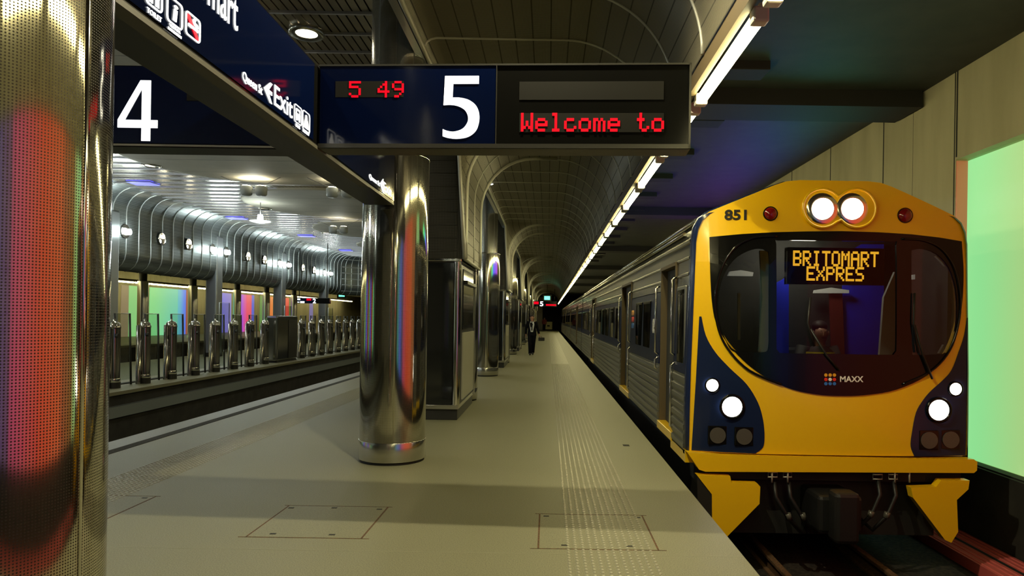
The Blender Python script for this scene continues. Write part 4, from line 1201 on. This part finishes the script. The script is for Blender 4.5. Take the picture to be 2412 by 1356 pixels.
# bumper and its return along the side
bp = fps([(1618, 1064), (1700, 1070), (1980, 1075), (2150, 1079), (2290, 1080), (2298, 1086), (2297, 1106), (2290, 1112), (1660, 1109), (1645, 1104)])
mb = MB(); mb.prism([(x, TY - .03, z) for x, z in bp], (0, .35, 0))
mb.prism([(1.455, TY + .1, .235), (1.455, TY + .1, .12), (1.455, TY + .95, .12), (1.455, TY + .95, .235)], (.1, 0, 0))
mb.build('bumper', 'train_yellow', car)
# lamps
def lampdisc(px, py, r, name, m, off, depth=.03, parent=car, ringm=None):
    x, z = fp(px, py); y = yface(x, z) - off
    o = MB().disc((x, y, z), r * TY / F, 'y', 28, depth).build(name, m, parent)
    if ringm:
        R = r * TY / F
        MB().tube([(x + R * 1.12 * cos(2 * pi * k / 24), y, z + R * 1.12 * sin(2 * pi * k / 24)) for k in range(24)], R * .16, 6, closed=True).build('bezel', ringm, o)
    return o


for px, py, r in ((1680, 908, 14.5), (2258, 917, 14.5)): lampdisc(px, py, r, 'marker_lamp', 'headlamp', .02, .02, car, 'train_black')
for px, py, r in ((1725, 958, 24), (2214, 966, 24.5)): lampdisc(px, py, r, 'headlight', 'headlamp', .025, .02, car, 'train_black')
for px, py, w in ((1692, 1026, 22), (1753, 1028, 22), (2190, 1037, 23), (2245, 1037, 23)):
    x, z = fp(px, py); R = w * TY / F; y = yface(x, z)
    o = MB().bevbox(x - R, x + R, y - .02, y + .02, z - R, z + R, .008).build('unlit_lamp', 'sign_black', car)
    MB().disc((x, y - .03, z), R * .86, 'y', 24, .012).build('lens', 'lens_grey', o)
for px, py, r in ((1817, 502, 15), (2136, 506, 16)):
    x, z = fp(px, py); R = r * TY / F
    o = MB().disc((x, yface(x, z) - .01, z), R * 1.15, 'y', 24, .02).build('tail_lamp', 'sign_black', car)
    dm = MB(); dm.sphere((x, yface(x, z) - .01, z), R, 16, 10, (1, .5, 1)); dm.build('lens', 'lens_red', o)
# twin headlight in its figure-eight housing
hx0, hz0 = fp(1937, 490); hx1, hz1 = fp(2017, 490); R = 46 * TY / F
pts = []
for (hx, hz, a0, a1) in ((hx0, hz0, 38, 322), (hx1, hz1, 218, 502)):
    pts += [(hx + R * cos(radians(a)), hz + R * sin(radians(a))) for a in range(a0, a1 + 1, 12)]
plate(pts, [], .03, .06, .05).build('twin_light_housing', 'train_yellow', car)
hb = MB(); hb.tube([(x, yface(x, z) - .034, z) for x, z in [(TXC + (p[0] - TXC) * 1, p[1]) for p in pts]], .014, 6, closed=True); hb.build('twin_light_rim', 'train_yellow', car)
for px in (1937, 2007):
    x, z = fp(px, 492); y = yface(x, z) - .032
    bo = MB().lathe([(.165, 0), (.15, .012), (.11, .008), (.0, .002)], 28)
    bo.v = [(x + a, y - c, z + b) for a, b, c in bo.v]; bo = bo.build('reflector', 'lamp_bowl', car)
    MB().disc((x, y - .022, z), .108, 'y', 28, .018).build('bulb', 'headlamp', bo)
# numbers, crest and display
a, b = fp(1710, 516), fp(1762, 492); text_obj('number', '851', (a[0], yface(a[0], a[1]) - .006, a[1] - .0), (b[0] - a[0], yface(*b) - yface(*a), .0), zd, b[0] - a[0], b[1] - a[1], 'text_black', car, .03)
for r_, (py, cols) in enumerate(((882.7, ('yellow',) * 3), (893, ('red', 'white', 'red')), (903, ('blue',) * 3))):
    for c_, px in enumerate((1944, 1954, 1964)):
        x, z = fp(px, py); MB().disc((x, yface(x, z) - .016, z), .0175, 'y', 14, .004).build('logo_dot', 'text_white' if cols[c_] == 'white' else 'logo_' + cols[c_], car)
a, b = fp(1977, 899), fp(2032, 886)
text_obj('lettering', 'MAXX', (a[0], yface(a[0], a[1]) - .014, a[1]), (1, .0, .012), zd, b[0] - a[0], b[1] - a[1], 'text_white', car, .02)
a, b = fp(1858, 668), fp(2090, 584); yd_ = TY + .05
ds = MB().box(a[0], b[0], yd_ + .005, yd_ + .09, a[1], b[1]).build('destination_display', 'train_black', car)
a, b = fp(1872, 624.5), fp(2075, 592); led('display_lettering', 'BRITOMART', (a[0], yd_, a[1]), (1, 0, .0), zd, b[0] - a[0], b[1] - a[1], 'led_amber', ds, (0, -1, 0), 1.12, .004)
a, b = fp(1904, 659.5), fp(2040, 628.5); led('display_lettering', 'EXPRES', (a[0], yd_, a[1]), (1, 0, .0), zd, b[0] - a[0], b[1] - a[1], 'led_amber', ds, (0, -1, 0), 1.12, .004)
# wipers
for pts in (((1974, 872), (1945, 838), (1906, 775)), ((1906, 700), (1900, 760), (1915, 815)), ((2196, 892), (2172, 835), (2152, 765)), ((2152, 690), (2150, 760), (2160, 830))):
    MB().tube([(x, yface(x, z) - .035, z) for x, z in fps(pts)], .012, 6).build('wiper', 'rubber', car)
# cab interior
cab = MB(); cab.box(1.62, 4.26, TY + 1.3, TY + 1.36, .3, 2.62); cab.box(1.62, 4.26, TY + .2, TY + 1.3, .26, .3); cab.box(1.58, 1.62, TY + .25, TY + 1.3, .3, 2.62); cab.box(4.26, 4.3, TY + .25, TY + 1.3, .3, 2.62); cab.box(1.62, 4.26, TY + .25, TY + 1.3, 2.62, 2.66)
cab.build('cab_lining', 'cab_dark', car)
MB().bevbox(1.75, 4.1, TY + .16, TY + .5, .75, 1.2, .03).build('control_desk', 'cab_dark', car)


def at_int(pts, Y): return [tuple(atY(px, py, Y)) for px, py in pts]


MB().prism(at_int([(1986, 600), (2030, 575), (2082, 575), (2082, 840), (1986, 840)], 8.2), (0, .03, 0)).build('cab_door', 'cab_blue', car)
MB().prism(at_int([(1825, 668), (1858, 650), (1858, 850), (1825, 850)], 7.9), (0, .03, 0)).build('side_curtain', 'cab_blue', car)  # blue wall panel mirrored in the windscreen, painted as a plate behind it
MB().prism(at_int([(1954, 690), (1984, 690), (1990, 835), (1960, 835)], 8.15), (0, .03, 0)).build('door_edge', 'cab_red', car)  # reflection of the red wall panel, painted as a coloured plate
MB().prism(at_int([(2108, 640), (2110, 835), (2072, 835), (2082, 700)], 7.5), (0, .04, 0)).build('pillar_cover', 'cab_grey', car)
MB().prism(at_int([(1790, 590), (1812, 590), (1812, 828), (1788, 828), (1796, 700)], 7.32), (0, .04, 0)).build('pillar_cover', 'cab_grey', car)
MB().prism(at_int(smooth([(2205, 603), (2235, 640), (2246, 700), (2243, 770), (2212, 832)], 4, False) + smooth([(2240, 832), (2262, 770), (2264, 700), (2250, 640), (2215, 600)], 4, False), 7.3), (0, .04, 0)).build('pillar_cover', 'cab_grey', car)
MB().prism(at_int([(1738, 690), (1744, 690), (1744, 800), (1738, 800)], 7.6), (0, .03, 0)).build('grab_rail', 'cab_grey', car)
mat('cab_tube', (.5, .5, .45), .5, 0, (.6, .62, .55), .35)
for pts, Y in (([(1920, 683), (1958, 677), (2000, 683), (2000, 690), (1918, 690)], 8.1), ([(1720, 639), (1745, 636), (1775, 641), (1773, 650), (1715, 649)], 8.0), ([(2150, 647), (2170, 644), (2188, 650), (2184, 656), (2148, 658)], 7.9)):
    MB().prism(at_int(pts, Y), (0, .05, 0)).build('cab_light', 'cab_tube', car)
l = bpy.data.lights.new('cab_lamp', 'POINT'); l.energy = 26; l.color = (1, .95, .8); l.shadow_soft_size = .15  # unseen point lamp added to brighten the cab interior
lo = bpy.data.objects.new('cab_lamp', l); COL.objects.link(lo); lo.location = (2.9, TY + .75, 2.45); attach(lo, car)
# lower front: lifeguards, coupler, hoses
def plough(pts, side):
    mb = MB(); mb.prism([tuple(atY(px, py, TY - .05)) for px, py in pts], (0, .1, 0)); return mb


plough([(1641, 1118), (1720, 1121), (1723, 1136), (1784, 1138), (1791, 1146), (1789, 1186), (1716, 1260), (1690, 1290), (1678, 1270), (1677, 1164)], 1).build('lifeguard', 'train_yellow', car)
plough([(2284, 1131), (2281, 1152), (2254, 1177), (2257, 1252), (2241, 1278), (2226, 1271), (2151, 1172), (2146, 1148), (2206, 1146), (2217, 1131)], -1).build('lifeguard', 'train_yellow', car)
for p in ([(1642, 1120), (1677, 1164), (1677, 1222), (1643, 1180)],):
    q = [Vector(atY(*p[0], TY - .04)), Vector(atY(*p[1], TY - .04)), Vector(atY(*p[2], TY - .04)), Vector(atY(*p[3], TY - .04))]
    MB().prism(q, (0, .35, 0)).build('lifeguard_bracket', 'sign_frame', car)
ub = MB(); ub.box(1.75, 4.15, TY + .25, 29.0, -.65, .2); ub.box(1.55, 4.35, TY + .12, TY + .3, -.05, .2); ub.build('underframe', 'under_black', car)
cp = MB(); cp.bevbox(2.72, 3.16, TY - .25, TY + .3, -.5, -.12, .04); cp.bevbox(2.82, 3.06, TY - .42, TY - .2, -.55, -.05, .04); cp.tube([(2.94, TY + .2, -.3), (2.94, TY + 1.2, -.3)], .12, 12)
cp.build('coupler', 'rubber', car)
for px, py, dx in ((1824, 1135, 70), (1858, 1135, 70), (2068, 1130, -60), (2105, 1132, -60)):
    a = atY(px, py, TY + .02); pts = [a, a + Vector((0, -.05, -.14)), a + Vector((dx / 600, -.08, -.34)), a + Vector((dx / 260, -.04, -.5)), a + Vector((dx / 200, .1, -.42))]
    MB().tube(pts, .022, 8).build('hose', 'rubber', car)
    MB().tube([a + Vector((dx / 620, -.08, -.30)), a + Vector((dx / 520, -.08, -.36))], .032, 8).build('hose_coupling', 'lens_grey', car)
for px0, px1, py0, py1 in ((1809, 1831, 1112, 1123), (1845, 1865, 1112, 1123), (2056, 2078, 1117, 1128), (2093, 2114, 1117, 1128)):
    a, b = atY(px0, py1, TY - .0), atY(px1, py0, TY - .0)
    MB().tube([(a.x, TY - .0, b.z), (a.x, TY - .0, a.z), (b.x, TY - .0, a.z), (b.x, TY - .0, b.z)], .008, 6, closed=True).build('hose_bracket', 'rib_paint', car)
for px in (1818, 1855, 2107, 2141):
    a = atY(px, 1108, TY); MB().tube([(a.x, TY - .01, a.z), (a.x, TY - .01, a.z - .12)], .009, 6).build('pin', 'rib_paint', car)


# ---- bodies and sides
def sx(z): return TXC - (1.485 - max(0, z - .8) * .027)


FLUTE = [(sx(.22) + .11, .22), (sx(.22), .22)]
for k in range(8):
    z = .22 + .1 * k
    FLUTE += [(sx(z), z + .012), (sx(z) - .008, z + .03), (sx(z) - .008, z + .075), (sx(z) + .01, z + .09), (sx(z) + .01, z + .098)]
FLUTE += [(sx(1.03), 1.03), (sx(1.03) + .11, 1.03)]
BAND = [(sx(1.035) + .11, 1.035), (sx(1.035) - .004, 1.035), (sx(1.97) - .004, 1.97), (sx(1.97) + .11, 1.97)]
UPPER = [(sx(1.975) + .11, 1.975), (sx(1.98), 1.98), (sx(2.08), 2.08), (sx(2.09) - .012, 2.09), (sx(2.11) - .012, 2.11), (sx(2.12), 2.12), (sx(2.25), 2.25), (sx(2.26) - .012, 2.26), (sx(2.28) - .012, 2.28), (sx(2.29), 2.29),
         (sx(2.42), 2.42), (sx(2.43) - .014, 2.43), (sx(2.46) - .014, 2.46), (sx(2.47), 2.47), (sx(2.57) + .02, 2.57), (sx(2.6) + .12, 2.6)]
CORE = [(-1.37, .2), (-1.37, 2.55), (-1.30, 2.72), (-.62, 3.01), (-.50, 3.05), (-.36, 3.065)]
CORE = CORE + [(.36, 3.065), (.5, 3.05), (.62, 3.01), (1.3, 2.72), (1.44, 2.5), (1.48, 1.0), (1.48, .2)]


def sides(t, y0, y1, segs, core0=None):
    MB().prism([(TXC + x, core0 or y0, z) for x, z in CORE], (0, y1 - (core0 or y0), 0)).build('body_shell', 'train_steel_dark', t)
    MB().tube([(sx(2.64) + .06, y0, 2.66), (sx(2.64) + .06, y1, 2.66)], .03, 8).build('gutter', 'chrome_satin', t)
    MB().tube([(sx(2.56) + .0, y0 + .35, 2.56), (sx(2.56) + .0, y1, 2.56)], .022, 8).build('roof_rail', 'chrome_satin', t)
    for s in segs:
        kind, a, b = s[:3]
        if kind == 'door':
            MB().box(sx(1.2) + .088, sx(1.2) + .1, a, b, .3, 2.24).build('door', 'cab_dark', t)
            j = MB(); j.box(sx(1.2) + .005, sx(1.2) + .09, b - .03, b - .001, .3, 2.24); j.box(sx(1.2) + .005, sx(1.2) + .09, a + .001, a + .03, .3, 2.24); j.box(sx(1.2) + .0, sx(1.2) + .09, a, b, 2.24, 2.28)
            j.build('door_frame', 'trunking', t)
            MB().bevbox(sx(.3) - .01, sx(.3) + .12, a, b, .2, .3, .008).build('door_step', 'train_yellow' if a < 30 else 'sign_frame', t)
            MB().prism([(x, a, z) for x, z in UPPER if z > 2.28] + [(sx(2.3) + .1, a, 2.6), (sx(2.3) + .1, a, 2.29)], (0, b - a, 0)).build('door_header', 'train_steel_dark', t)
            if a < 30:
                for yy, z0, z1 in ((b + .07, 1.15, 2.05), (b + .07, .95, 1.12), (a - .07, 1.2, 2.1), (a - .07, .36, 1.12)):
                    xx = sx(1.2) - .045
                    MB().tube([(xx + .05, yy, z0), (xx, yy, z0 + .03), (xx, yy, z1 - .03), (xx + .05, yy, z1)], .014, 8).build('handrail', 'chrome', t)
            continue
        MB().prism([(x, a, z) for x, z in FLUTE], (0, b - a, 0)).build('fluted_panel', 'train_steel', t)
        MB().prism([(x, a, z) for x, z in BAND], (0, b - a, 0)).build('window_band', 'train_navy_side', t)
        MB().prism([(x, a, z) for x, z in UPPER], (0, b - a, 0)).build('upper_panel', 'train_steel_dark', t)
        for w0_, w1_ in s[3]:
            z0, z1 = (1.16, 1.88) if kind == 'win' else (1.1, 1.98)
            xo = sx(1.5) - .012
            o = MB().bevbox(xo + .0, xo + .03, w0_, w1_, z0, z1, .01).build('window', 'train_black' if kind == 'win' else 'train_steel', t)
            MB().box(xo - .002, xo + .0, w0_ + .04, w1_ - .04, z0 + .04, z1 - .04).build('pane', 'car_window', o)


def wins(a, b, n, g=.18): w = (b - a - g * (n + 1)) / n; return [(a + g + k * (w + g), a + g + k * (w + g) + w) for k in range(n)]


sides(car, TY + .2, 29.2, [('cab', TY + .2, 7.88, [(7.27, 7.72)]), ('door', 7.88, 8.9), ('win', 8.9, 12.1, [(9.75, 10.45), (10.62, 11.35)]), ('door', 12.1, 13.6),
                           ('win', 13.6, 21.4, wins(13.8, 21.2, 6)), ('door', 21.4, 22.9), ('win', 22.9, 29.2, wins(23.1, 29.0, 5))], 8.4)
MB().box(1.6, 4.3, TY + .3, 8.4, 2.68, 2.72).build('cab_roof', 'train_steel_dark', car)
text_obj('number', '851', (sx(1.5) - .008, 9.52, 1.42), (0, -1, 0), zd, .36, .2, 'text_white', car, .03)
lg = {(r, c): ('yellow', 'red', 'blue')[r] for r in range(3) for c in range(3)}
for (r, c), k in lg.items():
    MB().disc((sx(1.5) - .008, 11.9 - c * .11, 1.72 - r * .11), .045, 'x', 12, .006).build('logo_dot', 'logo_' + k, car)
for (y0, y1, lab, segs) in ((29.6, 51.4, 'second train car coupled behind the leading one', [('win', 29.6, 34.0, wins(29.8, 33.8, 3)), ('door', 34, 35.4), ('win', 35.4, 44.0, wins(35.6, 43.8, 6)), ('door', 44.0, 45.4), ('win', 45.4, 51.4, wins(45.6, 51.2, 4))]),
                            (51.8, 74.0, 'third and farthest train car at the end of the train', [('win', 51.8, 56.5, wins(52, 56.3, 3)), ('door', 56.5, 58), ('win', 58, 66, wins(58.2, 65.8, 6)), ('door', 66, 67.4), ('win', 67.4, 74, wins(67.6, 73.8, 4))])):
    t = thing('train_car', lab, 'train car', (TXC, (y0 + y1) / 2, -1.05), 'coupled train cars')
    sides(t, y0, y1, segs)
    MB().box(1.75, 4.15, y0 + .1, y1 - .1, -.65, .2).build('underframe', 'under_black', t)
    MB().box(1.62, 4.2, y0 - .395, y0 - .002, .2, 2.7).build('gangway', 'rubber', t)
# wheels
for k, t in enumerate([o for o in S.objects if o.name.startswith('train_car')]):
    for y in (9.6, 11.5, 25.5, 27.4): 
        yy = y + (22.5 * k)
        w = MB()
        for x in (2.41, 3.48): w.disc((x - .06, yy, -.47), .42, 'x', 28, .12)
        w.tube([(2.4, yy, -.47), (3.5, yy, -.47)], .07, 10); w.build('wheelset', 'rust', t)

# ================================================================== PEOPLE
def skin_mesh(name, verts, edges, radii, m, parent, sub=1):
    me = bpy.data.meshes.new(name); me.from_pydata([tuple(v) for v in verts], edges, [])
    o = bpy.data.objects.new(name, me); COL.objects.link(o)
    sk = o.modifiers.new('skin', 'SKIN'); sk.use_smooth_shade = True; sk.branch_smoothing = .3
    for i, r in enumerate(radii): me.skin_vertices[0].data[i].radius = (r, r) if not isinstance(r, tuple) else r
    me.skin_vertices[0].data[0].use_root = True
    sb = o.modifiers.new('sub', 'SUBSURF'); sb.levels = sub; sb.render_levels = sub
    me2 = bpy.data.meshes.new_from_object(o.evaluated_get(bpy.context.evaluated_depsgraph_get()))
    bpy.data.objects.remove(o)
    me2.name = name; me2.materials.clear(); me2.materials.append(MATS[m])
    o = bpy.data.objects.new(name, me2); COL.objects.link(o)
    if parent: attach(o, parent)
    return o


def person(label, base, J, top, legs='suit', group=None, shirt=True, vest=None):
    """J: joints in metres relative to the feet, facing -y"""
    B = Vector(base); P = {k: B + Vector(v) for k, v in J.items()}
    t = thing('person', label, 'person', base, group)
    order = ['pelvis', 'waist', 'chest', 'neck', 'head0', 'head1', 'head2']
    V = [P[k] for k in order]; R = [.13, .12, .135, .052, .072, .088, .06]; E = [(i, i + 1) for i in range(6)]
    idx = {k: i for i, k in enumerate(order)}
    def chain(start, keys, rs):
        prev = start
        for k, r in zip(keys, rs):
            V.append(P[k] if isinstance(k, str) else k); R.append(r); E.append((prev, len(V) - 1)); prev = len(V) - 1
        return prev
    for s in ('l', 'r'):
        sg = 1 if s == 'l' else -1
        chain(idx['pelvis'], ['hip_' + s, 'knee_' + s, 'ankle_' + s, 'toe_' + s], [.085, .055, .038, .03])
        w = chain(idx['chest'], ['sh_' + s, 'el_' + s, 'wr_' + s], [.058, .042, .027])
        d = (P['wr_' + s] - P['el_' + s]).normalized(); fwd = Vector((0, -1, 0)); fwd = (fwd - d * fwd.dot(d)).normalized(); side = d.cross(fwd)
        palm = chain(w, [P['wr_' + s] + d * .075], [.03])
        for k, (o_, L) in enumerate(((-.027, .070), (-.009, .08), (.009, .075), (.027, .06))):
            b0 = P['wr_' + s] + d * .095 + fwd * -o_
            chain(palm, [b0, b0 + d * L * .5 + side * (-sg) * .012, b0 + d * L * .8 + side * (-sg) * .034], [.0095, .0085, .0075])
        b0 = P['wr_' + s] + d * .035 + fwd * .035
        chain(palm, [b0 + d * .01, b0 + d * .04 + fwd * .012, b0 + d * .065 + fwd * .012 - side * sg * .012], [.012, .010, .008])
    skin_mesh('body', V, E, R, 'skin', t)
    h = P['head1']; f = Vector((0, -1, 0))
    fm = MB(); fm.prism([h + Vector((-.014, -.085, -.03)), h + Vector((.014, -.085, -.03)), h + Vector((.007, -.088, .02)), h + Vector((-.007, -.088, .02))], (0, -.022, 0)); fm.build('nose', 'skin', t)
    em = MB()
    for s in (-1, 1): em.sphere(h + Vector((.032 * s, -.082, .022)), .008, 8, 6, (1, 1, .6))
    em.box(h.x - .024, h.x + .024, h.y - .09, h.y - .078, h.z - .058, h.z - .051); em.build('eyes_and_mouth', 'hair', t)
    hm_ = MB(); hm_.sphere(P['head2'] + Vector((0, .035, .0)), .092, 14, 10, (.95, 1.0, .78)); hm_.build('hair', 'hair', t)
    for s in (-1, 1): MB().sphere(h + Vector((.088 * s, .01, .0)), .024, 8, 6, (.4, .8, 1.2)).build('ear', 'skin', t)
    # jacket: torso rings and sleeves
    jm_ = MB(); N = 20; rings_ = []
    hem = P['pelvis'] * .7 + (P['hip_l'] + P['hip_r']) * .15 - Vector((0, 0, .08))
    for c, rx, ry in ((hem, .205, .155), (P['pelvis'], .195, .145), (P['waist'], .175, .135), (P['chest'], .205, .145), (P['chest'] + (P['neck'] - P['chest']) * .45, .19, .12), (P['neck'] + Vector((0, 0, -.015)), .075, .07)):
        rings_.append([c + Vector((rx * cos(2 * pi * k / N), ry * sin(2 * pi * k / N), 0)) for k in range(N)])
    jm_.add([p for r_ in rings_ for p in r_], [(i * N + k, i * N + (k + 1) % N, (i + 1) * N + (k + 1) % N, (i + 1) * N + k) for i in range(len(rings_) - 1) for k in range(N)], True)
    for s in ('l', 'r'): jm_.tube([P['sh_' + s] + (P['chest'] - P['sh_' + s]) * .5, P['sh_' + s], (P['sh_' + s] + P['el_' + s]) / 2, P['el_' + s], P['wr_' + s]], [.085, .08, .068, .06, .046], 12)
    jm_.build('jacket', top, t)
    tm_ = MB()
    for s in ('l', 'r'): tm_.tube([P['pelvis'] * .5 + P['hip_' + s] * .5, P['hip_' + s], (P['hip_' + s] + P['knee_' + s]) / 2, P['knee_' + s], P['ankle_' + s] + Vector((0, 0, -.02))], [.12, .115, .095, .078, .072], 14)
    tm_.build('trousers', legs, t)
    for s in ('l', 'r'):
        a, b = P['ankle_' + s], P['toe_' + s]; sm_ = MB(); sm_.tube([a + Vector((0, .06, -.045)), a + Vector((0, .02, -.035)), (a + b) / 2 + Vector((0, 0, -.015)), b, b + Vector((0, -.03, 0))], [.03, .05, .048, .042, .02], 12); sm_.build('shoe', 'leather', t)
    if shirt:
        c, nk, wa = P['chest'], P['neck'], P['waist']
        MB().prism([wa + Vector((-.05, -.155, -.12)), wa + Vector((.05, -.155, -.12)), c + Vector((.105, -.155, .0)), nk + Vector((.075, -.09, -.03)), nk + Vector((-.075, -.09, -.03)), c + Vector((-.105, -.155, .0))], (0, .04, 0)).build('shirt_front', 'shirt', t)
        MB().prism([wa + Vector((0, -.17, -.08)), wa + Vector((.03, -.17, -.04)), c + Vector((.022, -.172, 0)), nk + Vector((.014, -.11, -.03)), nk + Vector((-.014, -.11, -.03)), c + Vector((-.018, -.172, 0)), wa + Vector((-.026, -.17, -.04))], (0, .02, 0)).build('tie', 'tie', t)
    if vest:
        vm_ = MB(); rr = [[p + (p - c).normalized() * .012 for p in r_] for r_, c in ((rings_[1], P['pelvis']), (rings_[2], P['waist']), (rings_[3], P['chest']), (rings_[4], P['chest'] + (P['neck'] - P['chest']) * .45))]
        vm_.add([p for r_ in rr for p in r_], [(i * N + k, i * N + (k + 1) % N, (i + 1) * N + (k + 1) % N, (i + 1) * N + k) for i in range(3) for k in range(N)], True); vm_.build('vest', vest, t)
    return t, P


WALK = dict(pelvis=(0, 0, .95), waist=(0, 0, 1.13), chest=(0, -.01, 1.33), neck=(0, -.015, 1.49), head0=(0, -.03, 1.56), head1=(0, -.045, 1.625), head2=(0, -.03, 1.70),
            sh_l=(.185, 0, 1.42), el_l=(.25, .03, 1.15), wr_l=(.31, -.10, .93), sh_r=(-.185, 0, 1.42), el_r=(-.25, .07, 1.16), wr_r=(-.26, .02, .91),
            hip_l=(.09, 0, .90), knee_l=(.075, .02, .50), ankle_l=(.05, .22, .13), toe_l=(.05, .10, .045), hip_r=(-.09, 0, .90), knee_r=(-.08, -.10, .50), ankle_r=(-.06, -.10, .085), toe_r=(-.065, -.25, .04))
mx = atY(1252, 836, 29.6).x
man, MP = person('person in a dark suit, white shirt and tie walking towards the camera with a bag', (mx, 29.6, 0), WALK, 'suit')
hp = MP['wr_l'] + (MP['wr_l'] - MP['el_l']).normalized() * .12
bg = thing('hand_bag', 'small dark bag held in the walking person\'s hand', 'bag', tuple(hp))
MB().bevbox(hp.x - .05, hp.x + .22, hp.y - .06, hp.y + .05, hp.z - .2, hp.z - .05, .02).build('body', 'leather', bg)
MB().tube([(hp.x - .02, hp.y, hp.z - .06), (hp.x - .01, hp.y, hp.z - .005), (hp.x + .08, hp.y, hp.z - .005), (hp.x + .1, hp.y, hp.z - .06)], .01, 6).build('handle', 'leather', bg)
STAND = dict(WALK, knee_l=(.08, -.01, .5), ankle_l=(.08, .03, .085), toe_l=(.09, -.12, .04), knee_r=(-.08, -.01, .5), ankle_r=(-.08, .03, .085), toe_r=(-.09, -.12, .04), wr_l=(.25, -.08, .92))
p = atY(1282, 778, 88)
person('small distant person in dark red standing at the far end of the platform', (p.x, 88, 0), STAND, 'dark_red_cloth', shirt=False)
# driver behind the windscreen
D = dict(pelvis=(0, .15, .62), waist=(0, .12, .82), chest=(.02, .06, 1.04), neck=(.03, .02, 1.19), head0=(.03, .0, 1.26), head1=(.03, -.015, 1.325), head2=(.03, 0, 1.40), sh_l=(.20, .05, 1.12), el_l=(.25, -.1, .86), wr_l=(.16, -.3, .80),
         sh_r=(-.17, .05, 1.12), el_r=(-.25, -.08, .86), wr_r=(-.18, -.3, .80), hip_l=(.1, .12, .6), knee_l=(.12, -.3, .58), ankle_l=(.12, -.28, .18), toe_l=(.12, -.4, .13), hip_r=(-.1, .12, .6), knee_r=(-.12, -.3, .58), ankle_r=(-.12, -.28, .18), toe_r=(-.12, -.4, .13))
person('train driver in a yellow vest sitting behind the windscreen', (3.10, 7.80, .16), D, 'cab_dark', 'cab_dark', None, False, 'hi_vis')
ch = MB(); ch.bevbox(2.7, 3.25, 7.75, 8.2, .6, .74, .03); ch.bevbox(2.72, 3.22, 8.12, 8.2, .74, 1.3, .03); ch.build('driver_seat', 'cab_dark', car)
MB().tube([(2.98, 7.95, .3), (2.98, 7.95, .62)], .06, 10).build('seat_post', 'cab_dark', car)

# pale yellow barrow at the far end
y = 92.0; a, b = atY(1283.5, 776, y), atY(1301, 757.5, y)
tc_ = thing('trolley', 'pale yellow trolley box standing at the far end of the platform', 'trolley', ((a.x + b.x) / 2, y, 0))
MB().bevbox(a.x, b.x, y, y + .8, .14, b.z, .04).build('box', 'cart_yellow', tc_)
MB().bevbox(a.x + .3, b.x - .35, y - .02, y + .01, .52, .72, .01).build('slot', 'under_black', tc_)
for dx in (.2, b.x - a.x - .2):
    for dy in (.15, .65): MB().disc((a.x + dx - .03, y + dy, .09), .09, 'x', 14, .06).build('wheel', 'rubber', tc_)
